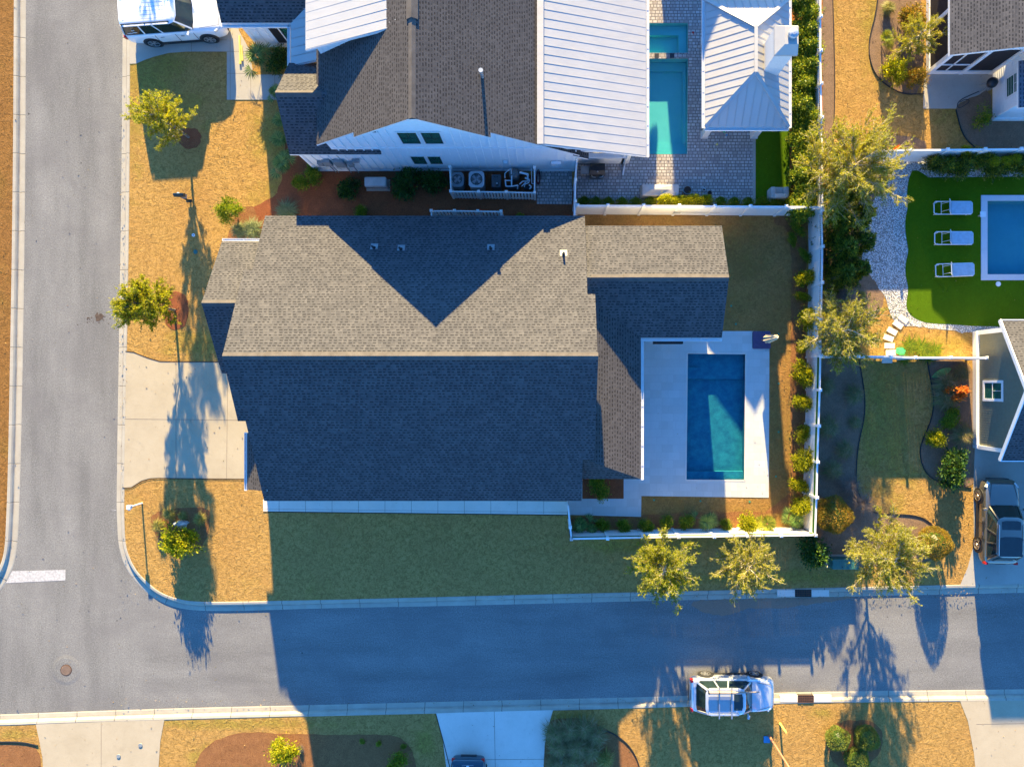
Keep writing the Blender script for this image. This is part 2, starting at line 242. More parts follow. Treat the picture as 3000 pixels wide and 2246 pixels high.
LB = [(450, 230, 120, 150), (395, 150, 40, 420), (520, 330, 110, 90), (800, 400, 90, 130), (790, 560, 70, 60), (560, 1010, 110, 60), (1950, 1590, 330, 35), (2300, 1690, 330, 30), (700, 2120, 330, 22), (600, 2215, 60, 45), (60, 2150, 80, 20), (2600, 1230, 110, 330), (2750, 1010, 120, 45), (2850, 330, 140, 70), (2560, 60, 60, 220), (1640, 2110, 120, 35), (1240, 2170, 40, 60), (2400, 2090, 60, 20), ]
M = dict(
    lawn=mat_grass('dormant_lawn', (0.485, 0.288, 0.088), (0.29, 0.25, 0.036), (0.56, 0.80), 0.15, 0.42, blobs=LB),
    lawn_west=mat_grass('rough_dry_lawn', (0.27, 0.135, 0.040), (0.17, 0.14, 0.025), (0.52, 0.78), 0.10, 0.42, 0.35),
    lawn_back=mat_grass('backyard_lawn', (0.36, 0.19, 0.062), (0.19, 0.15, 0.030), (0.42, 0.64), 0.10, 0.5),
    lawn_side=mat_grass('thin_green_lawn', (0.33, 0.235, 0.08), (0.17, 0.19, 0.045), (0.36, 0.58), 0.045),
    turf=mat_grass('artificial_turf', (0.066, 0.130, 0.004), (0.045, 0.105, 0.004), (0.4, 0.7), 0.012, 0.75),
    straw=mat_straw('pine_straw', (0.22, 0.092, 0.036), (0.37, 0.185, 0.075), (0.06, 0.024, 0.011)),
    mulch=mat_straw('brown_mulch', (0.22, 0.07, 0.03), (0.34, 0.12, 0.05), (0.07, 0.022, 0.01)),
    mulch_dark=mat_straw('grey_mulch', (0.21, 0.135, 0.085), (0.33, 0.215, 0.14), (0.07, 0.045, 0.03)),
    bark=mat_straw('orange_bark', (0.36, 0.12, 0.03), (0.5, 0.2, 0.06), (0.12, 0.04, 0.02)),
    asphalt=mat_asphalt(), curb=mat_curb(),
    conc=mat_concrete('driveway_concrete', (0.37, 0.305, 0.205), (0.43, 0.36, 0.25)),
    conc2=mat_concrete('walkway_concrete', (0.34, 0.31, 0.26), (0.40, 0.365, 0.31)),
    conc_new=mat_concrete('new_concrete', (0.60, 0.54, 0.46), (0.68, 0.61, 0.53)),
    deck=mat_brick('travertine', (0.51, 0.51, 0.48), (0.55, 0.55, 0.52), (0.46, 0.46, 0.43), 0.61, 0.41, 0.008, 0.5, 0.6, 0.002, (0.44, 0.43, 0.39)),
    paver=mat_brick('tumbled_paver', (0.36, 0.33, 0.31), (0.52, 0.48, 0.45), (0.12, 0.10, 0.095), 0.235, 0.165, 0.018, 0.8, 0.85, 0.01, (0.26, 0.22, 0.21)),
    shingle=mat_shingle('weathered_shingles', (0.069, 0.067, 0.070), (0.058, 0.057, 0.061), (0.108, 0.103, 0.104)),
    shingle2=mat_shingle('brown_shingles', (0.072, 0.066, 0.064), (0.062, 0.057, 0.055), (0.098, 0.090, 0.087)),
    ridge=mat_plain('ridge_cap_shingles', (0.105, 0.092, 0.083), 0.9, 0, 0.1, 0.18, 3),
    metal=mat_metalroof('white_metal_roof', (0.40, 0.385, 0.37)),
    white=mat_plain('white_trim', (0.74, 0.73, 0.72), 0.5, 0, 0.4, 0.05),
    vinyl=mat_plain('white_vinyl', (0.72, 0.70, 0.67), 0.4, 0, 0.4, 0.05),
    siding=mat_plain('white_siding', (0.80, 0.80, 0.79), 0.6, 0, 0.3, 0.04),
    greensiding=mat_plain('sage_siding', (0.20, 0.20, 0.145), 0.7, 0, 0.2, 0.06),
    stucco=mat_plain('stucco', (0.62, 0.61, 0.59), 0.9, 0, 0.2, 0.08, 20),
    glass=mat_glass('window_glass', (0.015, 0.085, 0.06)), carglass=mat_glass('car_glass', (0.012, 0.022, 0.022), 0.04),
    black=mat_plain('black_trim', (0.02, 0.02, 0.022), 0.45, 0, 0.4), rubber=mat_plain('tyre_rubber', (0.025, 0.025, 0.026), 0.8, 0, 0.2),
    dark=mat_plain('dark_screen', (0.035, 0.03, 0.03), 0.8, 0, 0.1), alloy=mat_plain('alloy', (0.55, 0.54, 0.53), 0.3, 0.85, 0.5, 0.05),
    carwhite=mat_paint('white_paint', (0.80, 0.80, 0.80)), carsilver=mat_paint('silver_paint', (0.55, 0.57, 0.60), 0.45, 0.28),
    carbeige=mat_paint('champagne_paint', (0.24, 0.225, 0.19), 0.75, 0.3), carblue=mat_paint('dark_teal_paint', (0.015, 0.05, 0.075), 0.2, 0.25),
    lightlens=mat_plain('lamp_lens', (0.6, 0.62, 0.62), 0.1, 0, 0.8), orange=mat_plain('amber_lens', (0.6, 0.25, 0.03), 0.2), red=mat_plain('red_lens', (0.5, 0.015, 0.012), 0.2, 0, 0.6),
    acgrey=mat_plain('grey_enamel', (0.20, 0.22, 0.23), 0.5), acdark=mat_plain('dark_enamel', (0.055, 0.06, 0.065), 0.5), pvc=mat_plain('pvc_pipe', (0.66, 0.68, 0.70), 0.4),
    steel=mat_plain('galvanised_steel', (0.42, 0.45, 0.47), 0.45, 0.6), iron=mat_plain('rusty_iron', (0.115, 0.06, 0.035), 0.7, 0.3), teal=mat_plain('teal_enamel', (0.035, 0.13, 0.11), 0.5),
    greenlid=mat_plain('green_plastic', (0.04, 0.22, 0.13), 0.5), brightgreen=mat_plain('bright_green_plastic', (0.05, 0.42, 0.14), 0.5), board=mat_plain('pale_green_board', (0.15, 0.33, 0.10), 0.35),
    yellow=mat_plain('yellow_plastic', (0.75, 0.62, 0.12), 0.5), wood=mat_plain('tan_wood', (0.42, 0.22, 0.12), 0.7), bronze=mat_plain('bronze_dome', (0.13, 0.10, 0.09), 0.4, 0.3),
    purple=mat_plain('plum_plastic', (0.085, 0.06, 0.12), 0.6, 0, 0.3), canvas=mat_plain('beige_canvas', (0.62, 0.47, 0.30), 0.9, 0, 0.1, 0.2, 12), cover=mat_plain('grey_cover', (0.44, 0.40, 0.37), 0.85, 0, 0.1, 0.12, 3),
    bluecushion=mat_plain('pale_sling', (0.34, 0.42, 0.50), 0.7), rock=mat_plain('grey_boulder', (0.33, 0.33, 0.32), 0.85, 0, 0.2, 0.4, 4), mailgreen=mat_plain('dark_green_box', (0.012, 0.035, 0.032), 0.4), clay=mat_plain('clay', (0.30, 0.25, 0.22), 0.7),
    soil=mat_plain('soil', (0.04, 0.025, 0.018), 0.95), stopbar=mat_plain('white_road_paint', (0.42, 0.40, 0.38), 0.8, 0, 0.2, 0.25, 9), bluebox=mat_plain('blue_lid', (0.05, 0.22, 0.42), 0.5),
    bk=mat_plain('bark_trunk', (0.20, 0.155, 0.12), 0.9, 0, 0.1, 0.3, 9), paletwig=mat_plain('pale_twigs', (0.50, 0.42, 0.30), 0.85, 0, 0.1, 0.25, 9),
    hose=mat_plain('red_hose', (0.12, 0.015, 0.015), 0.5),
    pool_plaster=mat_concrete('blue_plaster', (0.09, 0.30, 0.36), (0.13, 0.38, 0.44), 0.004, False), pool_light=mat_concrete('aqua_plaster', (0.085, 0.42, 0.42), (0.11, 0.47, 0.47), 0.003, False),
    pool_deep=mat_concrete('deep_blue_plaster', (0.008, 0.115, 0.18), (0.022, 0.24, 0.27), 0.02, False, 4.0),
    water=mat_water('pool_water', (0.80, 0.95, 0.985)), water2=mat_water('deep_pool_water', (0.74, 0.92, 0.98)),
    gravel=mat_gravel(), lf_dark=mat_leaf('dark_green_leaves', [(0.018, 0.055, 0.012), (0.035, 0.095, 0.02), (0.06, 0.13, 0.02), (0.11, 0.17, 0.02)], 0.25, 0.35),
    lf_mid=mat_leaf('mid_green_leaves', [(0.07, 0.14, 0.010), (0.14, 0.22, 0.012), (0.23, 0.30, 0.015), (0.34, 0.34, 0.02)], 0.35),
    lf_yel=mat_leaf('yellow_green_leaves', [(0.10, 0.15, 0.008), (0.19, 0.24, 0.010), (0.42, 0.43, 0.014), (0.60, 0.54, 0.026)], 0.58),
    lf_olive=mat_leaf('olive_leaves', [(0.15, 0.17, 0.012), (0.27, 0.28, 0.015), (0.40, 0.38, 0.022), (0.52, 0.46, 0.05)], 0.48),
    lf_gold=mat_leaf('golden_leaves', [(0.10, 0.11, 0.012), (0.24, 0.19, 0.02), (0.36, 0.23, 0.025), (0.40, 0.20, 0.03)], 0.35),
    lf_cedar=mat_leaf('cedar_leaves', [(0.02, 0.05, 0.008), (0.06, 0.11, 0.010), (0.16, 0.20, 0.012), (0.32, 0.31, 0.02)], 0.2),
    lf_hedge=mat_leaf('hedge_leaves', [(0.05, 0.11, 0.010), (0.13, 0.21, 0.012), (0.26, 0.32, 0.015), (0.42, 0.42, 0.025)], 0.3),
    lf_globe=mat_leaf('globe_leaves', [(0.09, 0.13, 0.02), (0.14, 0.19, 0.03), (0.20, 0.24, 0.035), (0.25, 0.27, 0.05)], 0.3),
    lf_palm=mat_leaf('palm_leaves', [(0.06, 0.13, 0.03), (0.12, 0.21, 0.05), (0.20, 0.29, 0.07), (0.28, 0.34, 0.08)], 0.25),
    lf_palmy=mat_leaf('yellow_palm_leaves', [(0.16, 0.22, 0.02), (0.28, 0.30, 0.03), (0.40, 0.36, 0.04)], 0.3),
    lf_grass=mat_leaf('tuft_blades', [(0.17, 0.15, 0.05), (0.27, 0.21, 0.09), (0.40, 0.28, 0.15), (0.16, 0.19, 0.04)], 0.2),
    lf_grassy=mat_leaf('yellow_tuft_blades', [(0.16, 0.18, 0.03), (0.27, 0.25, 0.05), (0.42, 0.34, 0.10)], 0.3),
    lf_sage=mat_leaf('sage_blades', [(0.12, 0.16, 0.06), (0.20, 0.23, 0.09), (0.30, 0.31, 0.14)], 0.2),
    lf_red=mat_leaf('orange_red_leaves', [(0.55, 0.12, 0.02), (0.7, 0.20, 0.03), (0.75, 0.30, 0.05)], 0.35),
    lf_brown=mat_leaf('bare_brown_twigs', [(0.13, 0.09, 0.065), (0.2, 0.14, 0.10), (0.27, 0.2, 0.14)], 0.0),
)
# ------------------------------------------------------------------ mesh helpers
class MB:
    def __init__(s): s.v = []; s.f = []; s.uv = {}; s.mi = {}
    def face(s, pts, uv=None, mi=0):
        i = len(s.v); s.v += [tuple(p) for p in pts]; s.f.append(list(range(i, i + len(pts))))
        if uv: s.uv[len(s.f) - 1] = uv
        if mi: s.mi[len(s.f) - 1] = mi
    def box(s, x0, x1, y0, y1, z0, z1, mi=0):
        if x0 > x1: x0, x1 = x1, x0
        if y0 > y1: y0, y1 = y1, y0
        if z0 > z1: z0, z1 = z1, z0
        c = [(x0, y0, z0), (x1, y0, z0), (x1, y1, z0), (x0, y1, z0), (x0, y0, z1), (x1, y0, z1), (x1, y1, z1), (x0, y1, z1)]
        for q in ((3, 2, 1, 0), (4, 5, 6, 7), (0, 1, 5, 4), (1, 2, 6, 5), (2, 3, 7, 6), (3, 0, 4, 7)): s.face([c[k] for k in q], mi=mi)
    def beam(s, a, b, w, h, up=(0, 0, 1), mi=0):
        a = Vector(a); b = Vector(b); d = (b - a).normalized(); up = Vector(up)
        if abs(d.dot(up)) > 0.98: up = Vector((0, 1, 0))
        sd = d.cross(up).normalized() * w / 2; u = sd.cross(d).normalized() * h / 2
        c = [a - sd - u, a + sd - u, a + sd + u, a - sd + u, b - sd - u, b + sd - u, b + sd + u, b - sd + u]
        for q in ((0, 1, 2, 3), (7, 6, 5, 4), (0, 4, 5, 1), (1, 5, 6, 2), (2, 6, 7, 3), (3, 7, 4, 0)): s.face([c[k] for k in q], mi=mi)
    def tube(s, a, b, r0, r1=None, n=8, cap=True, mi=0):
        a = Vector(a); b = Vector(b); r1 = r0 if r1 is None else r1; d = (b - a)
        if d.length < 1e-6: return
        d.normalize(); q = d.cross(Vector((0, 0, 1)) if abs(d.z) < 0.95 else Vector((1, 0, 0))).normalized(); p = d.cross(q)
        A = [a + (q * math.cos(t) + p * math.sin(t)) * r0 for t in [2 * math.pi * k / n for k in range(n)]]
        B = [b + (q * math.cos(t) + p * math.sin(t)) * r1 for t in [2 * math.pi * k / n for k in range(n)]]
        for k in range(n): s.face([A[k], B[k], B[(k + 1) % n], A[(k + 1) % n]][::-1], mi=mi)
        if cap: s.face(A, mi=mi); s.face(B[::-1], mi=mi)
    def pipe(s, pts, r, n=8):
        for a, b in zip(pts, pts[1:]): s.tube(a, b, r, r, n)
    def prism(s, poly, z0, z1, mi=0, top=None):
        p = [Vector((a[0], a[1], 0)) for a in poly]
        ar = sum(p[i].x * p[(i + 1) % len(p)].y - p[(i + 1) % len(p)].x * p[i].y for i in range(len(p)))
        if ar < 0: p.reverse()
        lo = [Vector((q.x, q.y, z0)) for q in p]; hi = [Vector((q.x, q.y, z1)) for q in p]
        s.face(hi, mi=mi if top is None else top); s.face(lo[::-1], mi=mi)
        for i in range(len(p)): j = (i + 1) % len(p); s.face([lo[i], lo[j], hi[j], hi[i]], mi=mi)
    def lathe(s, c, prof, n=20, mi=0):
        c = Vector(c); R = [[c + Vector((r * math.cos(2 * math.pi * k / n), r * math.sin(2 * math.pi * k / n), z)) for k in range(n)] for r, z in prof]
        for a, b in zip(R, R[1:]):
            for k in range(n): s.face([a[k], a[(k + 1) % n], b[(k + 1) % n], b[k]], mi=mi)
    def build(s, name, mat, parent=None, smooth=False, sub=0, bevel=0, weld=False):
        off = Vector((0, 0, 0))
        if parent is not None and parent.get('_world'):
            q = parent
            while q is not None: off += q.location; q = q.parent
        me = bpy.data.meshes.new(name); me.from_pydata([tuple(Vector(v) - off) for v in s.v], [], s.f)
        for mm in (mat if isinstance(mat, (list, tuple)) else [mat]): me.materials.append(mm)
        if s.uv:
            ul = me.uv_layers.new(name='UVMap')
            for fi, uv in s.uv.items():
                p = me.polygons[fi]
                for k, li in enumerate(p.loop_indices): ul.data[li].uv = uv[k]
        for fi, k in s.mi.items(): me.polygons[fi].material_index = k
        if smooth or weld or sub or bevel:
            bm = bmesh.new(); bm.from_mesh(me); bmesh.ops.remove_doubles(bm, verts=bm.verts, dist=0.0008); bm.to_mesh(me); bm.free()
        if smooth:
            for p in me.polygons: p.use_smooth = True
        o = bpy.data.objects.new(name, me); COL.objects.link(o)
        if parent is not None: o.parent = parent
        if bevel: b = o.modifiers.new('bevel', 'BEVEL'); b.width = bevel; b.segments = 2; b.limit_method = 'ANGLE'
        if sub: b = o.modifiers.new('sub', 'SUBSURF'); b.levels = sub; b.render_levels = sub
        return o
def tag(o, label=None, cat=None, group=None, kind=None):
    if label: o['label'] = label
    if cat: o['category'] = cat
    if group: o['group'] = group
    if kind: o['kind'] = kind
    return o
def root(name, label, cat, loc=(0, 0, 0), rz=0.0, group=None, world=True):
    o = bpy.data.objects.new(name, None); COL.objects.link(o); o.location = loc; o.rotation_euler = (0, 0, rz); o.empty_display_size = 0.2
    if world: o['_world'] = 1
    return tag(o, label, cat, group)
def copy_tree(src, loc, rz=0.0, sc=(1, 1, 1), label=None, name=None):
    r = src.copy(); COL.objects.link(r); r.location = loc; r.rotation_euler = (0, 0, rz); r.scale = sc
    if label: r['label'] = label
    for ch in src.children:
        c = ch.copy(); COL.objects.link(c); c.parent = r
        for g in ch.children: d = g.copy(); COL.objects.link(d); d.parent = c
    return r
def sheet(name, polys, z, mat, kind='structure', label=None, cat=None):
    loops = [[Vector((p[0], p[1], 0)) for p in poly] for poly in polys]
    tris = tessellate_polygon(loops); flat = [v for l in loops for v in l]
    me = bpy.data.meshes.new(name); fs = []
    for t in tris:
        a, b, c = (flat[i] for i in t); n = (b - a).cross(c - a).z
        if abs(n) < 1e-9: continue
        fs.append(tuple(t) if n > 0 else tuple(reversed(t)))
    me.from_pydata([(v.x, v.y, z) for v in flat], [], fs); me.materials.append(mat)
    o = bpy.data.objects.new(name, me); COL.objects.link(o); o['kind'] = kind
    if label: o['label'] = label
    if cat: o['category'] = cat
    return o
def G(pts): return [tuple(W(x, y)[:2]) for x, y in pts]
def smooth_poly(pts, it=2, closed=True):
    for _ in range(it):
        q = []; n = len(pts)
        for i in range(n if closed else n - 1):
            a, b = pts[i], pts[(i + 1) % n]
            q.append((a[0] * .75 + b[0] * .25, a[1] * .75 + b[1] * .25)); q.append((a[0] * .25 + b[0] * .75, a[1] * .25 + b[1] * .75))
        if not closed: q = [pts[0]] + q + [pts[-1]]
        pts = q
    return pts
def wobble(pts, amp=0.05, step=0.35):
    q = []; n = len(pts)
    for i in range(n):
        a, b = Vector(pts[i]), Vector(pts[(i + 1) % n]); m = max(1, int((b - a).length / step))
        for k in range(m):
            c = a.lerp(b, k / m); q.append((c.x + random.uniform(-amp, amp), c.y + random.uniform(-amp, amp)))
    return q
def bed(name, pts, mat, z=0.008, sm=2, amp=0.045):
    return sheet(name, [wobble(smooth_poly(G(pts), sm) if sm else G(pts), amp, 0.25)], z, mat)

# ------------------------------------------------------------------ ground, roads, kerbs
WR_in = [(358, -400), (358, 0), (354, 550), (345, 1100), (339, 1475), (341, 1530), (344, 1593), (352, 1625), (360, 1650), (378, 1682), (407, 1718), (450, 1753), (504, 1777), (561, 1787), (650, 1789), (750, 1787), (963, 1780), (1350, 1773), (1843, 1760), (2328, 1750), (2700, 1741), (3000, 1735), (3500, 1722)]
WR_out = [(380, -400), (380, 0), (378, 550), (369, 1100), (362, 1475), (363, 1530), (366, 1593), (375, 1625), (387, 1652), (404, 1679), (432, 1707), (466, 1735), (514, 1754), (563, 1763), (650, 1764), (750, 1762), (963, 1758), (1350, 1748), (1843, 1736), (2328, 1725), (2700, 1716), (3000, 1710), (3500, 1697)]
SR_in = [(-400, 2106), (0, 2098), (187, 2090), (590, 2077), (878, 2071), (1350, 2059), (2000, 2044), (2328, 2031), (3000, 2024), (3500, 2016)]
SR_out = [(-400, 2131), (0, 2123), (187, 2115), (590, 2103), (878, 2096), (1350, 2085), (2000, 2068), (2328, 2056), (3000, 2050), (3500, 2042)]
LW_in = [(68, -400), (68, 0), (66, 550), (58, 1100), (51, 1400), (46, 1560), (38, 1630), (28, 1668), (0, 1725), (-60, 1775), (-400, 1800)]
LW_out = [(43, -400), (43, 0), (40, 550), (31, 1100), (25, 1400), (19, 1560), (14, 1620), (2, 1660), (-22, 1700), (-75, 1750), (-400, 1776)]
FAR = 3000
road_poly = G([(-400, 1795), (-60, 1770), (0, 1720), (30, 1660), (44, 1560), (50, 1400), (60, 550), (66, -400)]) + G([(362, -400)] + WR_in[1:] + [(3500, 2022)] + [(x, y + 4) for x, y in reversed(SR_in)])
sheet('road', [road_poly], -0.13, M['asphalt'])
def ribbon(name, inn, outp):
    a = smooth_poly(G(inn), 2, False); b = smooth_poly(G(outp), 2, False); mb = MB(); u = 0
    prof = [(-0.12, -0.132, -0.12), (0.0, -0.118, 0.0), (0.50, -0.108, 0.5), (0.62, -0.04, 0.62), (0.75, 0.008, 0.75), (1.0, 0.018, 1.0), (1.08, 0.004, 1.08)]
    for i in range(len(a) - 1):
        p0, p1, q0, q1 = Vector(a[i]), Vector(a[i + 1]), Vector(b[i]), Vector(b[i + 1]); du = ((p1 - p0).length + (q1 - q0).length) / 2
        for (t0, z0, v0), (t1, z1, v1) in zip(prof, prof[1:]):
            A = p0.lerp(q0, t0); B = p1.lerp(q1, t0); C = p1.lerp(q1, t1); D = p0.lerp(q0, t1)
            pts = [(A.x, A.y, z0), (B.x, B.y, z0), (C.x, C.y, z1), (D.x, D.y, z1)]; uvs = [(u, v0), (u + du, v0), (u + du, v1), (u, v1)]
            n = (Vector(pts[1]) - Vector(pts[0])).cross(Vector(pts[2]) - Vector(pts[0]))
            if n.z < 0: pts.reverse(); uvs.reverse()
            mb.face(pts, uvs)
        u += du
    o = mb.build(name, M['curb'], smooth=False); o['kind'] = 'structure'; return o
ribbon('kerb', WR_in, WR_out); ribbon('kerb', SR_in, SR_out); ribbon('kerb', LW_in, LW_out)

# pools (holes in the lawn)
POOL = G([(2013, 1034), (2185, 1036), (2182, 1407), (2009, 1406)])
NPOOL = G([(1872, 173), (2015, 173), (2013, 452), (1872, 452)]); SPA = G([(1872, 69), (2015, 69), (2015, 156), (1872, 156)])
EPOOL = G([(2892, 590), (3250, 588), (3250, 803), (2892, 804)])
sheet('ground', [[(-FAR, -FAR), (FAR, -FAR), (FAR, FAR), (-FAR, FAR)], POOL, NPOOL, SPA, EPOOL], -0.30, M['lawn'])
blockNE = G([(380, -4000)] + WR_out[1:-1] + [(3500, 1697), (9000, 1560), (9000, -4000)])
sheet('lawn', [blockNE, POOL, NPOOL, SPA, EPOOL], 0.0, M['lawn'])
sheet('lawn', [G([(-4000, -4000), (43, -4000)] + LW_out[1:-1] + [(-400, 1776), (-4000, 1850)])], 0.0, M['lawn_west'])
sheet('lawn', [G([(-4000, 2200), (-400, 2131)] + SR_out[1:-1] + [(3500, 2042), (9000, 1950), (9000, 6000), (-4000, 6000)])], 0.0, M['lawn'])
def flat(name, pts, mat, z, holes=()): return sheet(name, [G(pts)] + list(holes), z, mat)
# lawns of other kinds
flat('backyard_lawn', [(1686, 626), (2366, 631), (2352, 1545), (1668, 1554), (1660, 1430), (1690, 640)], M['lawn_back'], 0.004, [POOL])
flat('artificial_turf', [(2214, -120), (2312, -120), (2313, 600), (2214, 600)], M['turf'], 0.012)
turf_e = [(2672, 500), (2660, 528), (2656, 577), (2660, 604), (2650, 651), (2654, 698), (2662, 734), (2652, 773), (2652, 808), (2662, 847), (2652, 898), (2668, 926), (2703, 944), (2735, 948), (2782, 950), (2850, 955), (2960, 957), (3300, 957), (3300, 520), (3000, 518), (2719, 520), (2703, 508), (2688, 500)]
grav = [(2700, 452), (2640, 466), (2600, 537), (2554, 596), (2538, 651), (2523, 745), (2542, 800), (2570, 836), (2601, 887), (2617, 938), (2648, 957), (2742, 961), (2841, 977), (2950, 980), (3300, 985), (3300, 470), (3000, 470)]
sheet('gravel_path', [wobble(smooth_poly(G(grav), 1), 0.06, 0.2), EPOOL], 0.010, M['gravel'])
sheet('artificial_turf', [smooth_poly(G(turf_e[:-8]), 2, False) + G(turf_e[-8:]), EPOOL], 0.016, M['turf'])
# planting beds
bed('pine_straw_bed', [(2264, 632), (2366, 632), (2362, 1000), (2354, 1544), (1668, 1553), (1664, 1513), (1800, 1512), (1995, 1500), (2180, 1498), (2300, 1506), (2321, 1480), (2316, 1200), (2318, 900), (2318, 700), (2300, 668), (2268, 655)], M['straw'], 0.009, 1)
bed('pine_straw_bed', [(845, 300), (880, 300), (905, 500), (1690, 498), (1690, 700), (690, 720), (682, 680), (700, 640), (745, 605), (820, 570), (835, 430)], M['mulch'], 0.009, 1)
bed('pine_straw_bed', [(700, 610), (752, 600), (760, 720), (660, 720), (680, 660)], M['straw'], 0.013, 1)
bed('tree_ring', [(545, 372), (585, 380), (592, 415), (570, 440), (530, 430), (522, 395)], M['mulch'], 0.010, 2)
bed('tree_ring', [(520, 850), (548, 868), (556, 910), (545, 955), (515, 970), (488, 955), (470, 905), (490, 860)], M['mulch'], 0.010, 2)
bed('corner_bed', [(455, 1500), (505, 1486), (600, 1484), (618, 1505), (612, 1560), (595, 1600), (560, 1620), (480, 1600), (452, 1560), (438, 1525)], M['straw'], 0.010, 2)
bed('pine_straw_bed', [(560, 2300), (575, 2215), (640, 2160), (720, 2141), (835, 2150), (1000, 2150), (1140, 2150), (1190, 2168), (1218, 2215), (1225, 2300)], M['straw'], 0.010, 2)
bed('pine_straw_bed', [(-60, 2172), (60, 2170), (112, 2182), (130, 2300), (-60, 2300)], M['straw'], 0.010, 1)
bed('pine_straw_bed', [(2416, 2170), (2430, 2125), (2480, 2108), (2550, 2108), (2583, 2135), (2588, 2180), (2560, 2230), (2500, 2262), (2440, 2240)], M['straw'], 0.010, 2)
bed('pine_straw_bed', [(1600, 2110), (1700, 2096), (1790, 2140), (1850, 2190), (1875, 2240), (1870, 2330), (1590, 2330), (1590, 2160)], M['straw'], 0.010, 2)
bed('bark_bed', [(2312, -120), (2330, -120), (2408, -120), (2410, 620), (2330, 620), (2313, 600)], M['bark'], 0.011, 0)
bed('mulch_bed', [(2408, -100), (2436, -100), (2442, 90), (2446, 260), (2440, 430), (2408, 450)], M['mulch_dark'], 0.010, 2)
bed('mulch_bed', [(2580, -80), (2566, 40), (2546, 110), (2545, 165), (2562, 220), (2605, 258), (2650, 278), (2706, 276), (2706, -80)], M['mulch_dark'], 0.010, 2)
bed('mulch_bed', [(2800, 322), (2812, 300), (2850, 285), (2904, 262), (2905, 350), (3050, 352), (3050, 440), (2850, 432), (2822, 395)], M['mulch_dark'], 0.0165, 1)
bed('mulch_bed', [(2596, 396), (2700, 402), (2725, 440), (2600, 445)], M['mulch_dark'], 0.010, 2)
bed('mulch_bed', [(2408, 500), (2560, 500), (2640, 560), (2590, 890), (2560, 940), (2408, 940)], M['mulch_dark'], 0.006, 1)
bed('mulch_bed', [(2355, 1048), (2515, 1048), (2527, 1115), (2534, 1170), (2532, 1225), (2515, 1295), (2509, 1350), (2507, 1421), (2523, 1468), (2546, 1494), (2575, 1505), (2625, 1505), (2687, 1509), (2723, 1527), (2745, 1555), (2770, 1640), (2600, 1650), (2480, 1668), (2360, 1640)], M['mulch_dark'], 0.010, 2)
bed('mulch_bed', [(2715, 1052), (2727, 1119), (2737, 1178), (2727, 1233), (2703, 1284), (2693, 1323), (2703, 1370), (2727, 1401), (2774, 1421), (2845, 1428), (2870, 1380), (2870, 1052)], M['mulch_dark'], 0.010, 2)
# drives, walks, decks
flat('driveway', [(368, 1030), (392, 1033), (412, 1040), (435, 1050), (465, 1058), (500, 1061), (900, 1061), (900, 1402), (520, 1401), (470, 1399), (440, 1400), (415, 1407), (385, 1426), (363, 1428)], M['conc'], 0.014)
flat('driveway', [(380, -100), (380, 188), (400, 187), (425, 176), (455, 166), (495, 156), (550, 152), (665, 152), (668, -100)], M['conc2'], 0.014)
flat('walkway', [(668, -60), (665, 152), (665, 293), (835, 293), (880, 240), (880, 218), (742, 220), (733, 150), (700, 90), (700, -60)], M['conc2'], 0.018)
flat('driveway', [(105, 2120), (482, 2106), (470, 2170), (460, 2320), (130, 2320), (125, 2220), (115, 2165)], M['conc'], 0.014)
flat('driveway', [(1277, 2088), (1621, 2076), (1604, 2135), (1596, 2180), (1588, 2330), (1318, 2330), (1298, 2170)], M['conc_new'], 0.014)
flat('driveway', [(2812, 2052), (3200, 2048), (3200, 2330), (2866, 2330), (2852, 2200), (2835, 2110)], M['conc'], 0.014)
flat('driveway', [(2856, 1300), (3200, 1300), (3200, 1706), (2812, 1714), (2835, 1660), (2853, 1592), (2851, 1430)], M['conc2'], 0.014)
flat('side_walk', [(771, 1462), (1664, 1468), (1662, 1507), (771, 1497)], M['conc_new'], 0.014)
deckp = [(1650, 940), (2110, 970), (2254, 970), (2252, 1457), (1879, 1452), (1878, 1513), (1664, 1507), (1665, 1440), (1600, 1440)]
BEDP = G([(1706, 1398), (1827, 1398), (1827, 1460), (1706, 1460)])
sheet('pool_deck', [G(deckp), POOL, BEDP], 0.020, M['deck'])
bed('pine_straw_bed', [(1704, 1396), (1830, 1396), (1830, 1462), (1704, 1462)], M['mulch'], 0.012, 0, 0.01)
flat('patio', [(1690, -120), (2214, -120), (2213, 597), (1690, 597)], M['paver'], 0.016, [NPOOL, SPA])
flat('patio', [(1570, 495), (1676, 495), (1676, 600), (1573, 598)], M['paver'], 0.017)
flat('patio', [(2706, 219), (2906, 219), (2906, 262), (2852, 285), (2812, 302), (2800, 319), (2704, 319)], M['conc2'], 0.0145)
for q in ([(2205, -120), (2214, -120), (2213, 597), (2205, 597)],): flat('paver_border', q, M['conc2'], 0.021)
def jn(name, segs, w=0.02, z=0.0185, mat='soil'):
    for (a, b) in segs:
        A, B = W(*a), W(*b); d = (B - A).normalized(); n = Vector((-d.y, d.x, 0)) * w / 2
        j = MB(); j.face([A + n + Vector((0, 0, z)), A - n + Vector((0, 0, z)), B - n + Vector((0, 0, z)), B + n + Vector((0, 0, z))][::1]); o = j.build(name, M[mat]); o['kind'] = 'structure'
M['joint'] = mat_plain('dark_joint', (0.19, 0.15, 0.11), 0.9)  # plain dark tone for the control joint lines
jn('control_joint', [((364, 1227), (760, 1231)), ((668, 1061), (664, 1402)), ((516, 1061), (516, 1400)), ((297, 2114), (297, 2300)), ((1448, 2082), (1452, 2300)), ((1305, 2224), (1594, 2222)), ((380, 118), (665, 118)), ((561, 0), (561, 152)), ((2860, 2120), (3100, 2116))], 0.022, 0.0165, 'joint')
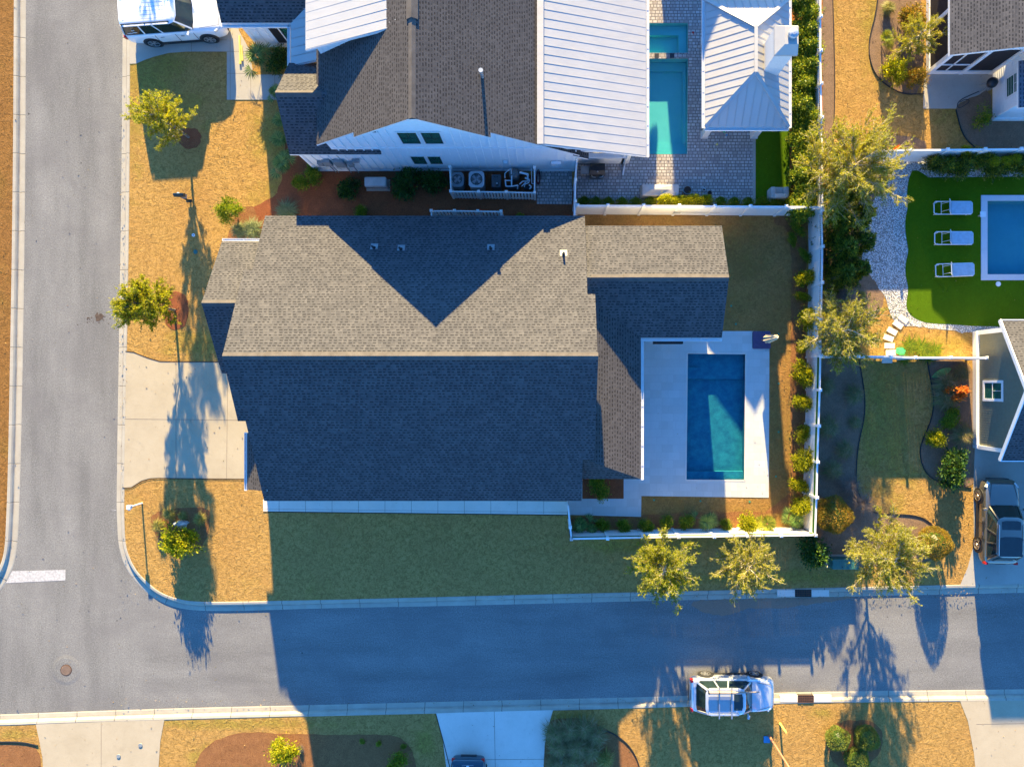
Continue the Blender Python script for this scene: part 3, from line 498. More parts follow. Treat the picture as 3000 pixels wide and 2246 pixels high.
jn('control_joint', [((665, 152), (735, 152)), ((665, 216), (745, 216)), ((735, 216), (735, 293)), ((675, 60), (675, 293)), ((805, 220), (805, 293))], 0.018, 0.0205, 'joint')
jn('control_joint', [((818 + 77.5 * k, 1464), (818 + 77.5 * k, 1504)) for k in range(11)], 0.02, 0.0165, 'joint')
jn('control_joint', [((771, 1490), (1662, 1500))], 0.012, 0.0166, 'joint')
# kerb along driveways: dark lawn edging
jn('lawn_edge', [((362, 1429), (386, 1428)), ((386, 1428), (416, 1409)), ((416, 1409), (442, 1402)), ((442, 1402), (470, 1400.5)), ((470, 1400.5), (726, 1403)), ((368, 1029), (392, 1032)), ((392, 1032), (435, 1049)), ((435, 1049), (470, 1059)), ((470, 1059), (640, 1060))], 0.045, 0.0225, 'soil')
jn('lawn_edge', [((771, 1498), (1662, 1508)), ((1277, 2089), (1299, 2170)), ((1299, 2170), (1318, 2246))], 0.04, 0.0225, 'soil')
def edging(px, closed=False):
    pts = smooth_poly(G(px), 2, closed); mb = MB()
    for a, b in zip(pts, pts[1:]): mb.beam((a[0], a[1], 0.02), (b[0], b[1], 0.02), 0.035, 0.07)
    o = mb.build('bed_edging', M['black']); o['kind'] = 'structure'
edging([(2580, -80), (2566, 40), (2546, 110), (2545, 165), (2562, 220), (2605, 258), (2650, 278), (2706, 276)])
edging([(2436, -100), (2442, 90), (2446, 260), (2440, 430)])
edging([(2515, 1048), (2527, 1115), (2534, 1170), (2532, 1225), (2515, 1295), (2509, 1350), (2507, 1421), (2523, 1468), (2546, 1494), (2575, 1505), (2625, 1505), (2687, 1509), (2723, 1527), (2745, 1555)])
edging([(2715, 1052), (2727, 1119), (2737, 1178), (2727, 1233), (2703, 1284), (2693, 1323), (2703, 1370), (2727, 1401), (2774, 1421), (2845, 1428)])
edging([(2800, 322), (2812, 375), (2830, 410), (2856, 432)])
edging([(-60, 2172), (60, 2170), (112, 2182)])
edging([(1752, 2135), (1790, 2142), (1835, 2172), (1862, 2210), (1874, 2246)])
# stop line, stains, manhole and patches
flat('stop_line', [(30, 1674), (187, 1670), (187, 1701), (12, 1709)], M['stopbar'], -0.125)
M['stain'] = mat_plain('oil_stain', (0.085, 0.06, 0.045), 0.8, 0, 0.2, 0.3, 5); M['patch'] = mat_plain('damp_patch', (0.13, 0.10, 0.09), 0.8, 0, 0.2, 0.2, 2)
sheet('road_stain', [wobble(smooth_poly(G([(272, 925), (280, 915), (284, 924), (295, 914), (300, 928), (290, 940), (275, 937)]), 1), 0.06, 0.08)], -0.126, M['stain'])
for k in range(26):
    x, y = random.gauss(282, 22), random.gauss(932, 9); r = random.uniform(.015, .05); c = W(x, y)
    sheet('road_stain', [[(c.x + r * math.cos(t), c.y + r * 0.8 * math.sin(t)) for t in [j * math.pi / 3 for j in range(6)]]], -0.1265 + 0.00001 * k, M['stain'])
def pool(name, poly, depth, matb, matw, steps=(), wl=-0.10):
    mb = MB(); n = len(poly); p = [Vector((a[0], a[1], 0)) for a in poly]
    if sum(p[i].x * p[(i + 1) % n].y - p[(i + 1) % n].x * p[i].y for i in range(n)) < 0: p.reverse()
    for i in range(n):
        a, b = p[i], p[(i + 1) % n]
        mb.face([(a.x, a.y, 0.018), (b.x, b.y, 0.018), (b.x, b.y, -depth), (a.x, a.y, -depth)])
    mb.face([(q.x, q.y, -depth) for q in p])
    for (x0, x1, y0, y1, z) in steps: A = W(x0, y0); B = W(x1, y1); mb.box(A.x, B.x, A.y, B.y, -depth + 0.001, z)
    o = mb.build(name, matb); o['kind'] = 'structure'
    w = MB(); w.face([(q.x, q.y, wl) for q in p]); o = w.build('water', matw); o['kind'] = 'structure'
pool('pool_basin', POOL, 0.55, M['pool_deep'], M['water2'], [(2011.0, 2183.5, 1036.8, 1110, -0.36), (2013.5, 2056, 1076, 1109, -0.24), (2010.5, 2181.8, 1382, 1405.3, -0.22)], -.06)
pool('pool_basin', NPOOL, 0.50, M['pool_light'], M['water'], [(1873, 2013, 415, 427, -0.36), (1873, 2013, 427, 438, -0.26), (1873, 2013, 438, 451, -0.16), (2003, 2013, 200, 415, -0.33), (1873, 2013, 174, 200, -0.38)], -.06)
pool('pool_basin', SPA, 0.45, M['pool_light'], M['water'], [(1990, 2014, 70, 155, -0.25), (1873, 1990, 70, 97, -0.25)], -.06)
pool('pool_basin', EPOOL, 0.6, mat_concrete('slate_blue_plaster', (0.035, 0.22, 0.26), (0.05, 0.27, 0.31), 0.004, False), M['water'], [(2893, 2903, 591, 802, -0.6)])
sheet('damp_patch', [wobble(smooth_poly(G([(2010, 1759), (2060, 1796), (2110, 1806), (2165, 1796), (2185, 1782), (2300, 1785), (2370, 1772), (2515, 1753), (2515, 1748), (2250, 1753)]), 2), 0.05, 0.2)], -0.1255, mat_plain('damp_asphalt', (0.26, 0.17, 0.12), 0.8, 0, 0.2, 0.2, 30))
cp = MB()
for (x0, x1, y0, y1) in ((2873, 3250, 572.5, 589), (2873, 3250, 804, 821), (2873, 2891.5, 589.2, 803.8)):
    A = W(x0, y0); B = W(x1, y1); cp.box(A.x, B.x, A.y, B.y, -0.05, 0.05)
o = cp.build('pool_coping', mat_concrete('coping', (0.56, 0.54, 0.55), (0.62, 0.60, 0.61))); o['kind'] = 'structure'
cp = MB(); e = 0.05
for a, b in zip(POOL, POOL[1:] + POOL[:1]):
    cp.beam((a[0], a[1], 0.006), (b[0], b[1], 0.006), 0.07, 0.05)
o = cp.build('pool_coping', M['conc_new']); o['kind'] = 'structure'
# spa spillway wall with dark weirs
sp = MB(); A = W(1873, 157); B = W(2016, 173); sp.box(A.x, B.x, A.y, B.y, 0.0, 0.05); o = sp.build('spa_wall', M['paver']); o['kind'] = 'structure'
sp = MB()
for x0 in (1917, 1962): A = W(x0, 158); B = W(x0 + 13, 172); sp.box(A.x, B.x, A.y, B.y, 0.045, 0.056)
o = sp.build('spillway', M['black']); o['kind'] = 'structure'

# ------------------------------------------------------------------ roofs and walls
def slab(mb, pts, axis, thick=0.14, mi=0, uvoff=(0, 0)):
    """roof plane: pts 3-D; axis 'x' = eave runs along x, 'y' = eave runs along y"""
    p = [Vector(q) for q in pts]
    n = Vector((0, 0, 0))
    for i in range(len(p)): n += p[i].cross(p[(i + 1) % len(p)])
    if n.z < 0: p.reverse()
    zr = [q.z for q in p]; i0 = zr.index(max(zr)); i1 = zr.index(min(zr))
    run = abs((p[i0].y - p[i1].y) if axis == 'x' else (p[i0].x - p[i1].x)) or 1; k = math.sqrt(1 + ((max(zr) - min(zr)) / run) ** 2)
    zm = max(zr)
    def uv(q):
        if axis == 'x': return (q.x + uvoff[0], abs(zm - q.z) / max(1e-6, (max(zr) - min(zr)) / run) * k + uvoff[1] if max(zr) - min(zr) > 1e-4 else q.y)
        return (q.y + uvoff[0], abs(zm - q.z) / max(1e-6, (max(zr) - min(zr)) / run) * k + uvoff[1] if max(zr) - min(zr) > 1e-4 else q.x)
    mb.face(p, [uv(q) for q in p], mi)
    lo = [q - Vector((0, 0, thick)) for q in p]; mb.face(lo[::-1], None, 1)
    for i in range(len(p)): j = (i + 1) % len(p); mb.face([lo[i], lo[j], p[j], p[i]], None, 1)

# ---- main house
house = root('house', 'long single-storey house with dark shingle gable roofs in the centre of the photo', 'house', (-6, 0.5, 0))
RH, EH, RY, NE_, SE_ = 6.82, 3.2, 1.14, 8.05, -5.72; PI_ = (RH - EH) / (NE_ - RY); PS = (RH - EH) / (RY - SE_)
zN = lambda y: RH - PI_ * (y - RY); zS = lambda y: RH - PS * (RY - y)
N = lambda x, y: (x, y, zN(y)); Sx = lambda x, y: (x, y, zS(y))
r = MB()
slab(r, [N(-13.97, RY), N(-13.97, 5.2), N(-13.57, 5.2), N(-13.57, NE_), N(1.87, NE_), N(1.87, 4.0), N(2.22, 4.0), N(2.22, RY)], 'x')
slab(r, [Sx(-13.97, RY), Sx(2.25, RY), Sx(2.25, -3.6), Sx(1.71, -3.6), Sx(1.71, SE_), Sx(-13.62, SE_), Sx(-13.62, -1.75), Sx(-13.97, -1.75)], 'x')
roofm = r.build('roof', [M['shingle'], M['white']], house)
r = MB()   # west gable
for sg, ye in ((1, 6.79), (-1, 0.43)):
    slab(r, [(-15.67, 3.61, 5.19), (-12.9, 3.61, 5.19), (-12.9, ye, 3.2), (-15.67, ye, 3.2)], 'x')
r.build('porch_roof', [M['shingle'], M['white']], house)
r = MB()   # east wing
for ye in (7.57, 2.16):
    slab(r, [(1.5, 4.87, 4.5), (8.5, 4.87, 4.5), (8.5, ye, 3.15), (1.5, ye, 3.15)], 'x')
r.build('wing_roof', [M['shingle'], M['white']], house)
r = MB(); zs = lambda x: 3.15 + .34 * (4.58 - x)
yv = lambda x: 2.16 + (zs(x) - 3.15) / .498
r1 = [(4.58, -4.67, 3.15), (4.58, 2.16, 3.15), (1.4, yv(1.4), zs(1.4)), (1.4, -3.47, zs(1.4))]
slab(r, r1, 'y')
slab(r, [(4.58, -4.67, 3.15), (1.4, -3.47, zs(1.4)), (1.4, -4.67, 3.15)], 'x')
r.build('porch_roof', [M['shingle2'], M['white']], house)
r = MB(); slab(r, [(-14.55, -2.45, 2.95), (-14.55, -5.2, 2.95), (-13.35, -5.2, 3.55), (-13.35, -2.45, 3.55)], 'y')
r.build('porch_roof', [M['shingle2'], M['white']], house)
# ridge caps (vented part proud of the rest)
r = MB()
def cap(mb, a, b, axis, w=0.17, drop=0.09, h=0.03, pitch=.5):
    a = Vector(a); b = Vector(b); o_ = Vector((0, w, 0)) if axis == 'x' else Vector((w, 0, 0)); d = Vector((0, 0, w * pitch))
    up = Vector((0, 0, h))
    for sg in (1, -1):
        p = [a + up, b + up, b + o_ * sg - d + up, a + o_ * sg - d + up]; n = (p[1] - p[0]).cross(p[2] - p[0])
        if n.z < 0: p.reverse()
        mb.face(p)
        q = [a + o_ * sg - d + up, b + o_ * sg - d + up, b + o_ * sg - d - Vector((0, 0, .02)), a + o_ * sg - d - Vector((0, 0, .02))]
        mb.face(q)
    for e in (a, b): mb.face([e + up, e + o_ - d + up, e + o_ - d - Vector((0, 0, .03)), e - o_ - d - Vector((0, 0, .03)), e - o_ - d + up])
cap(r, (-13.97, RY, RH), (-12.1, RY, RH), 'x', .15, h=.02, pitch=.52); cap(r, (-12.1, RY, RH), (0.0, RY, RH), 'x', .19, h=.06, pitch=.52); cap(r, (0.0, RY, RH), (2.25, RY, RH), 'x', .15, h=.02, pitch=.52)
cap(r, (-15.67, 3.61, 5.19), (-13.9, 3.61, 5.19), 'x', .14, h=.02, pitch=.62); cap(r, (2.1, 4.87, 4.5), (3.6, 4.87, 4.5), 'x', .14, h=.02); cap(r, (3.6, 4.87, 4.5), (7.3, 4.87, 4.5), 'x', .18, h=.055); cap(r, (7.3, 4.87, 4.5), (8.5, 4.87, 4.5), 'x', .14, h=.02)
r.build('ridge_cap', M['ridge'], house)
def vent_pipe(par, x, y, z, pitch_dir=1, hh=0.42, mat='black', name='vent_pipe', r0=0.05):
    mb = MB(); mb.tube((x, y, z - .1), (x, y, z + hh), r0, r0, 10); mb.tube((x, y, z - .05), (x, y, z + .12), r0 * 1.9, r0 * 1.3, 10)
    o = mb.build(name, M[mat], par)
    fl = MB(); dz = -PI_ * pitch_dir
    a = [(x - .17, y - .08), (x + .17, y - .08), (x + .17, y + .22), (x - .17, y + .22)]
    top = [(q[0], q[1], z + .022 + (q[1] - y) * dz) for q in a]; fl.face(top); fl.face([(q[0], q[1], q[2] - .02) for q in top][::-1])
    for i in range(4): j = (i + 1) % 4; fl.face([Vector(top[i]) - Vector((0, 0, .02)), Vector(top[j]) - Vector((0, 0, .02)), top[j], top[i]])
    off = Vector((0, 0, 0)); f = fl.build('flashing', M['white'], o) if False else None
    me = bpy.data.meshes.new('flashing'); w0 = par.location
    me.from_pydata([tuple(Vector(v) - w0) for v in fl.v], [], fl.f); me.materials.append(M['acgrey']); fo = bpy.data.objects.new('flashing', me); COL.objects.link(fo); fo.parent = o
for (px, py) in ((1096, 726), (1175, 730), (1438, 728), (1651, 745)):
    z = 4.9
    for _ in range(4): w = W(px, py, z); z = zN(w.y)
    vent_pipe(house, w.x, w.y, z)
# walls
w = MB()
def wall_ridge_x(mb, x0, x1, y0, y1, ry, he, hr, z0=0.0):   # gable prism, ridge along x
    prof = [(y0, z0), (y1, z0), (y1, he), (ry, hr), (y0, he)]
    A = [(x0, a, b) for a, b in prof]; B = [(x1, a, b) for a, b in prof]
    mb.face(A[::-1]); mb.face(B)
    for i in range(5): j = (i + 1) % 5; mb.face([A[i], A[j], B[j], B[i]])
def wall_ridge_y(mb, y0, y1, x0, x1, rx, h0, h1, hr, z0=0.0):
    prof = [(x0, z0), (x1, z0), (x1, h1), (rx, hr), (x0, h0)]
    A = [(a, y0, b) for a, b in prof]; B = [(a, y1, b) for a, b in prof]
    mb.face(A); mb.face(B[::-1])
    for i in range(5): j = (i + 1) % 5; mb.face([A[j], A[i], B[i], B[j]])
wall_ridge_x(w, -13.2, 1.55, -5.35, 7.7, RY, 3.2 - .05, RH - .30)
wall_ridge_x(w, -15.3, -13.25, 0.8, 6.4, 3.61, 3.2, 4.85)
wall_ridge_x(w, 1.6, 8.1, 2.55, 7.2, 4.87, 3.1, 4.2)
w.build('wall', M['siding'], house)
def gutter(mb, a, b, w_=0.12, h_=0.11, side=(0, -1)):
    a = Vector(a); b = Vector(b); s = Vector((side[0], side[1], 0)) * w_
    lo = Vector((0, 0, -h_))
    t = 0.012
    mb.beam(a + s / 2 + lo, b + s / 2 + lo, w_, t); mb.beam(a + s + lo / 2, b + s + lo / 2, t, h_) ; mb.beam(a + lo / 2 + s * .06, b + lo / 2 + s * .06, t, h_)
    L = (b - a).length; n = max(2, int(L / 0.9))
    for k in range(n + 1): c = a.lerp(b, k / n); mb.beam(c + Vector((0, 0, -.01)), c + s + Vector((0, 0, -.01)), .03, .02)
for a_, b_, sd_ in (((4.60, -4.70, 3.12), (4.60, 2.04, 3.12), (1, 0)), ((4.60, 2.12, 3.12), (8.5, 2.12, 3.12), (0, -1)), ((-15.65, 6.83, 3.17), (-13.58, 6.83, 3.17), (0, 1)), ((-14.58, -2.45, 2.92), (-14.58, -5.25, 2.92), (-1, 0))):
    g = MB(); gutter(g, a_, b_, side=sd_); g.build('gutter', M['white'], house)
for q_ in ((4.35, -4.45), (8.2, 2.35)): g = MB(); g.tube((q_[0], q_[1], 0), (q_[0], q_[1], 3.0), .04); g.build('downpipe', M['white'], house)
for q_ in ((4.05, -4.4), (4.05, 1.9), (-14.3, -5.0)): g = MB(); g.box(q_[0], q_[0] + .15, q_[1], q_[1] + .15, 0, 2.92); g.build('post', M['white'], house)
g = MB(); A = W(1938, 1003, 2.3); g.box(5.3, 6.75, 1.9, 2.05, 2.2, 2.55); g.build('wall_cabinet', M['dark'], house)
g = MB(); g.box(4.75, 4.83, 2.0, 2.08, 2.7, 2.8); g.box(4.72, 4.78, 2.0, 2.12, 2.6, 2.7); g.box(4.82, 4.88, 2.0, 2.12, 2.6, 2.7); g.build('flood_light', M['black'], house)

# ---- north house
nh = root('house', 'two-storey white board house with shingle and white metal roofs at the top of the photo', 'house', (-5, 15, 0))
RX, RZ, PN = -5.5, 8.38, 0.75
zE = lambda x: RZ - PN * abs(x - RX)
r = MB(); YB = 26.0
slab(r, [(RX, 10.81, RZ), (RX, YB, RZ), (-10.67, YB, zE(-10.67)), (-10.67, 11.02, zE(-10.67)), (-8.5, 11.02, zE(-8.5)), (-8.5, 10.81, zE(-8.5))], 'y')
slab(r, [(RX, 10.81, RZ), (RX, YB, RZ), (1.62, YB, zE(1.62)), (1.62, 11.02, zE(1.62)), (-2.45, 11.02, zE(-2.45)), (-2.45, 10.81, zE(-2.45))], 'y')
r.build('roof', [M['shingle2'], M['white']], nh)
r = MB(); slab(r, [(-12.4, 13.24, 5.0), (-9.9, 13.24, 5.0), (-9.9, 11.0, 3.2), (-12.4, 11.0, 3.2)], 'x'); slab(r, [(-12.4, 13.24, 5.0), (-9.9, 13.24, 5.0), (-9.9, 15.4, 3.25), (-12.4, 15.4, 3.25)], 'x')
slab(r, [(-9.9, 11.0, 3.2), (-7.95, 11.0, 3.2), (-7.95, 11.3, 3.44), (-9.9, 11.3, 3.44)], 'x')
r.build('porch_roof', [M['shingle'], M['white']], nh); r = MB()
slab(r, [(1.3, 11.0, 3.05), (1.3, 12.5, 3.05), (2.1, 12.5, 2.5), (2.1, 11.0, 2.5)], 'y')
r.build('porch_roof', [M['shingle'], M['white']], nh)
r = MB(); cap(r, (RX, 14.9, RZ), (RX, YB, RZ), 'y', .24, h=.08, pitch=.75); cap(r, (RX, 10.81, RZ), (RX, 14.9, RZ), 'y', .15, h=.02, pitch=.75); r.build('ridge_cap', M['ridge'], nh); r = MB(); cap(r, (-12.4, 13.24, 5.0), (-10.3, 13.24, 5.0), 'x', .15, h=.02, pitch=.8); r.build('ridge_cap', M['ridge'], nh)
def ribs(mb, a0, a1, b0, b1, step, w_=0.03, h_=0.045):
    a0, a1, b0, b1 = map(Vector, (a0, a1, b0, b1)); n = max(1, int(round((a1 - a0).length / step)))
    for k in range(n + 1):
        p = a0.lerp(a1, k / n); q = b0.lerp(b1, k / n); mb.beam(p + Vector((0, 0, h_ / 2)), q + Vector((0, 0, h_ / 2)), w_, h_)
# patio metal roof
r = MB(); zp = lambda x: 2.9 + (4.87 - x) * .342
slab(r, [(-.27, 11.0, zp(-.27)), (-.27, YB, zp(-.27)), (4.87, YB, 2.9), (4.87, 11.0, 2.9)], 'y', .16); ribs(r, (-.1, 11.06, zp(-.1)), (-.1, YB, zp(-.1)), (4.85, 11.06, 2.9), (4.85, YB, 2.9), .42, .028, .013)
r.box(-.42, -.12, 11.0, YB, zp(-.27) - .1, zp(-.27) + .06)
# shed dormer
zd = lambda x: 5.6 + (x + 10.8) * .455
slab(r, [(-10.8, 14.9, 5.6), (-10.8, YB, 5.6), (-5.94, YB, zd(-5.94)), (-5.94, 14.9, zd(-5.94))], 'y', .14); ribs(r, (-10.78, 14.95, 5.6), (-10.78, YB, 5.6), (-6.05, 14.95, zd(-6.05)), (-6.05, YB, zd(-6.05)), .41, .028, .013)
r.box(-6.1, -5.75, 14.9, YB, zd(-5.94) - .1, zd(-5.94) + .05)
# west porch metal
zq = lambda x: 3.1 + (x + 12.55) * .42
slab(r, [(-12.35, 15.25, zq(-12.35)), (-12.35, 18.4, zq(-12.35)), (-10.2, 18.4, zq(-10.2)), (-10.2, 15.25, zq(-10.2))], 'y', .1); ribs(r, (-12.33, 15.3, zq(-12.33)), (-12.33, 18.3, zq(-12.33)), (-10.2, 15.3, zq(-10.2)), (-10.2, 18.3, zq(-10.2)), .4, .02, .03)
r.build('metal_roof', [M['metal'], M['white']], nh)
r = MB(); GE = lambda y: 3.2 + (y - 17.35) * .62
slab(r, [(-15.7, 17.35, 3.2), (-11.2, 17.35, 3.2), (-11.2, 21.5, GE(21.5)), (-15.7, 21.5, GE(21.5))], 'x'); slab(r, [(-15.7, 25.65, 3.2), (-11.2, 25.65, 3.2), (-11.2, 21.5, GE(21.5)), (-15.7, 21.5, GE(21.5))], 'x')
r.build('garage_roof', [M['shingle'], M['white']], nh)
w = MB(); wall_ridge_y(w, 11.19, YB - .3, -10.3, 1.46, RX, zE(-10.3) - .2, zE(1.46) - .2, RZ - .22)
wall_ridge_x(w, -12.1, -10.35, 11.19, 15.1, 13.24, 3.2, 4.75); wall_ridge_x(w, -15.2, -11.5, 17.7, 25.3, 21.5, 3.2, 5.5)
w.face([(-10.4, 15.15, 3.8), (-6.0, 15.15, 7.3), (-6.0, 15.15, zd(-6.0) - .12), (-10.4, 15.15, zd(-10.4) - .12)]); w.face([(-10.4, 15.15, 3.8), (-10.4, 15.15, zd(-10.4) - .12), (-10.4, YB, zd(-10.4) - .12), (-10.4, YB, 3.8)])
w.box(1.5, 4.15, 11.55, 11.7, 0, 1.05); w.box(1.5, 4.15, 11.5, 11.75, 1.05, 1.12)
w.build('wall', M['siding'], nh)
b = MB(); x = -12.0
while x < 1.4:
    zt = (zE(x) - .28) if x > -10.2 else 3.2
    if not any(a - .02 < x < c + .02 for a, c in ((-6.75, -5.95), (-5.9, -5.15), (-6.7, -5.7), (-5.7, -4.7))): b.box(x - .028, x + .028, 11.145, 11.195, 0.15, zt)
    else: b.box(x - .02, x + .02, 11.165, 11.195, 2.65, 3.5)
    x += .405
x = -15.0
while x < -12.3: b.box(x - .02, x + .02, 17.675, 17.705, 0.1, 3.15); x += .42
x = 1.75
while x < 4.1: b.box(x - .015, x + .015, 11.535, 11.56, 0.08, 1.02); x += .33
x = -10.2
while x < -6.2: b.box(x - .015, x + .015, 15.13, 15.16, zE(x), zd(x) - .14); x += .3
b.box(-10.28, 1.44, 11.155, 11.20, 3.50, 3.66); b.box(-12.1, 1.44, 11.15, 11.2, 0.02, .16); b.box(-12.13, -12.02, 11.13, 11.22, 0, 3.2); b.box(1.36, 1.47, 11.14, 11.22, 0, 3.2)
b.build('batten', M['siding'], nh)
def window(par, x0, x1, z0, z1, y, axis='y', sgn=-1, frame='white', sash='black', cols=2, rows=2, tr=0.07, shutters=False):
    f = MB(); gl = MB(); d = .03
    def bx(mb, a, b, c, e, o0, o1):
        if axis == 'y': mb.box(a, b, y + sgn * o0, y + sgn * o1, c, e)
        else: mb.box(y + sgn * o0, y + sgn * o1, a, b, c, e)
    for (a, b2, c, e) in ((x0 - tr, x1 + tr, z1, z1 + tr), (x0 - tr, x1 + tr, z0 - tr, z0), (x0 - tr, x0, z0, z1), (x1, x1 + tr, z0, z1)): bx(f, a, b2, c, e, 0, .035)
    fo = f.build('window', M[frame], par); s = MB(); t = .035
    for (a, b2, c, e) in ((x0, x1, z1 - t, z1), (x0, x1, z0, z0 + t), (x0, x0 + t, z0 + t, z1 - t), (x1 - t, x1, z0 + t, z1 - t)): bx(s, a, b2, c, e, 0, .028)
    zm = z0 + (z1 - z0) * .48
    if rows > 1: bx(s, x0 + t, x1 - t, zm - .02, zm + .02, 0, .026)
    if cols > 1: xm = (x0 + x1) / 2; bx(s, xm - .01, xm + .01, zm + .02, z1 - t, 0, .024)
    bx(gl, x0 + t, x1 - t, z0 + t, z1 - t, 0, .012)
    pl = Vector((0, 0, 0)); q = par
    while q is not None: pl += q.location; q = q.parent
    for nm, mb, mt in (('sash', s, sash), ('pane', gl, 'glass')):
        me = bpy.data.meshes.new(nm); me.from_pydata([tuple(Vector(v) - pl) for v in mb.v], [], mb.f); me.materials.append(M[mt]); o = bpy.data.objects.new(nm, me); COL.objects.link(o); o.parent = fo
for x0, x1, z0, z1 in ((-6.68, -5.83, 4.3, 5.75), (-5.62, -4.78, 4.3, 5.75), (-6.72, -6.05, 1.25, 2.45), (-5.88, -5.25, 1.25, 2.45)): window(nh, x0, x1, z0, z1, 11.17)
window(nh, -13.35, -12.55, .75, 2.45, 17.68)
s = MB(); s.box(-13.85, -13.45, 17.60, 17.675, .7, 2.5); s.build('shutter', M['black'], nh); s = MB(); s.box(-12.45, -12.1, 17.60, 17.675, .7, 2.5); s.build('shutter', M['black'], nh)
s = MB(); s.face([(-8.2, 11.16, 5.72), (-7.5, 11.16, 5.72), (-7.5, 11.16, 6.2)]); s.build('gable_vent', M['black'], nh)
# wall meters, pipes, lamp, patio opening, posts
s = MB()
for a in ((-11.55, -11.3, 1.3, 1.75), (-11.25, -10.85, 1.3, 2.0), (-10.7, -10.2, 1.1, 2.0), (-10.05, -9.8, 1.2, 1.7), (-9.7, -9.35, 1.9, 2.1)): s.box(a[0], a[1], 11.0, 11.15, a[2], a[3])
for px in (-11.1, -10.95, -10.3, -9.9): s.tube((px, 11.08, 0), (px, 11.08, 1.3), .02, .02, 6)
s.build('utility_meter', M['acgrey'], nh)
s = MB(); s.box(-2.15, -1.95, 11.02, 11.15, 1.6, 1.85); s.build('junction_box', M['pvc'], nh); s = MB(); s.box(.25, .75, 11.0, 11.15, 1.2, 1.75); s.build('junction_box', M['pvc'], nh)
s = MB(); s.box(1.7, 4.05, 11.9, 12.0, 1.12, 2.6); s.build('screen', M['dark'], nh)
s = MB()
for x in (4.0, 4.28): s.beam((x, 11.62, 0), (x, 11.62, 2.9), .14, .14)
s.tube((4.14, 11.45, 0.05), (4.14, 11.45, 2.9), .045, .045, 8); s.beam((4.14, 11.45, .06), (4.05, 10.95, .05), .08, .06); s.box(1.5, 4.4, 11.3, 11.5, 2.6, 2.78); s.build('post', M['white'], nh)
for a_, b_, sd_ in (((4.90, 11.0, 2.87), (4.90, YB, 2.87), (1, 0)), ((-15.7, 17.3, 3.15), (-12.0, 17.3, 3.15), (0, -1)), ((-12.4, 15.3, 3.15), (-12.4, 17.3, 3.15), (-1, 0))):
    s = MB(); gutter(s, a_, b_, side=sd_); s.build('gutter', M['white'], nh)
z = zE(-3.0); w0 = W(1413, 228, 7.0); z = zE(w0.x); w0 = W(1413, 228, z); z = zE(w0.x); s = MB(); s.tube((w0.x, w0.y, z - .1), (w0.x, w0.y, z + .62), .07, .07, 10); s.tube((w0.x, w0.y, z + .62), (w0.x, w0.y, z + .70), .1, .1, 10); s.build('vent_pipe', M['steel'], nh)

# ---- poolside pavilion with chimney
pv = root('pavilion', 'square open pavilion with white metal hip roof and stucco chimney beside the north pool', 'pavilion', (9.8, 15.5, 0))
ex0, ex1, ey0, ey1, eh, rz_ = 7.77, 11.86, 12.46, 18.7, 2.8, 4.25; rx_ = 9.815; ry0, ry1 = 14.5, 16.66
r = MB(); A = (ex0, ey0, eh); B = (ex1, ey0, eh); C = (ex1, ey1, eh); D = (ex0, ey1, eh); R0 = (rx_, ry0, rz_); R1 = (rx_, ry1, rz_)
slab(r, [A, B, R0], 'x', .12); slab(r, [C, D, R1], 'x', .12); slab(r, [B, C, R1, R0], 'y', .12); slab(r, [D, A, R0, R1], 'y', .12)
def clip_ribs_y(mb, xa, side):
    y = ey0 + .2
    while y < ey1:
        if y < ry0: t = (y - ey0) / (ry0 - ey0)
        elif y > ry1: t = (ey1 - y) / (ey1 - ry1)
        else: t = 1
        if t > .06: mb.beam((xa, y, eh + .02), (xa + (rx_ - xa) * t * .97, y, eh + (rz_ - eh) * t * .97 + .012), .028, .010)
        y += .36
clip_ribs_y(r, ex0, 0); clip_ribs_y(r, ex1, 1)
x = ex0 + .25
while x < ex1:
    t = min((x - ex0), (ex1 - x)) / (rx_ - ex0)
    if t > .08:
        for ye, yr in ((ey0, ry0), (ey1, ry1)): r.beam((x, ye, eh + .015), (x, ye + (yr - ye) * t * .97, eh + (rz_ - eh) * t * .97 + .015), .02, .03)
    x += .38
for a, b in ((A, R0), (B, R0), (C, R1), (D, R1), (R0, R1)): r.beam(Vector(a) + Vector((0, 0, .03)), Vector(b) + Vector((0, 0, .03)), .16, .05)
r.build('metal_roof', [M['metal'], M['white']], pv)
s = MB(); gutter(s, (ex0 - .02, ey0, eh - .02), (ex0 - .02, ey1, eh - .02), side=(-1, 0)); gutter(s, (ex1 + .02, ey0, eh - .02), (ex1 + .02, ey1, eh - .02), side=(1, 0)); gutter(s, (ex0, ey0 - .02, eh - .02), (ex1, ey0 - .02, eh - .02), side=(0, -1)); s.build('gutter', M['white'], pv)
for (x, y) in ((8.35, 13.05), (10.97, 13.05), (8.35, 18.0), (10.97, 18.0)): s = MB(); s.box(x - .15, x + .15, y - .15, y + .15, 0, eh + .1); s.box(x - .19, x + .19, y - .19, y + .19, 0, .12); s.build('post', M['stucco'], pv)
s = MB(); s.box(10.3, 11.12, 14.73, 15.98, 0, 5.45); ch = s.build('chimney', M['stucco'], pv)
s = MB(); c0 = [(10.26, 14.69), (11.3, 14.69), (11.3, 16.02), (10.26, 16.02)]; s.prism(c0, 5.46, 5.56)
lo = [(10.26, 14.69, 5.56), (11.3, 14.69, 5.56), (11.3, 16.02, 5.56), (10.26, 16.02, 5.56)]; hi = [(10.6, 15.0, 5.95), (11.2, 15.0, 5.95), (11.2, 15.8, 5.95), (10.6, 15.8, 5.95)]
for i in range(4): j = (i + 1) % 4; s.face([lo[i], lo[j], hi[j], hi[i]])
s.face(hi); s.build('chimney_cap', M['metal'], pv)
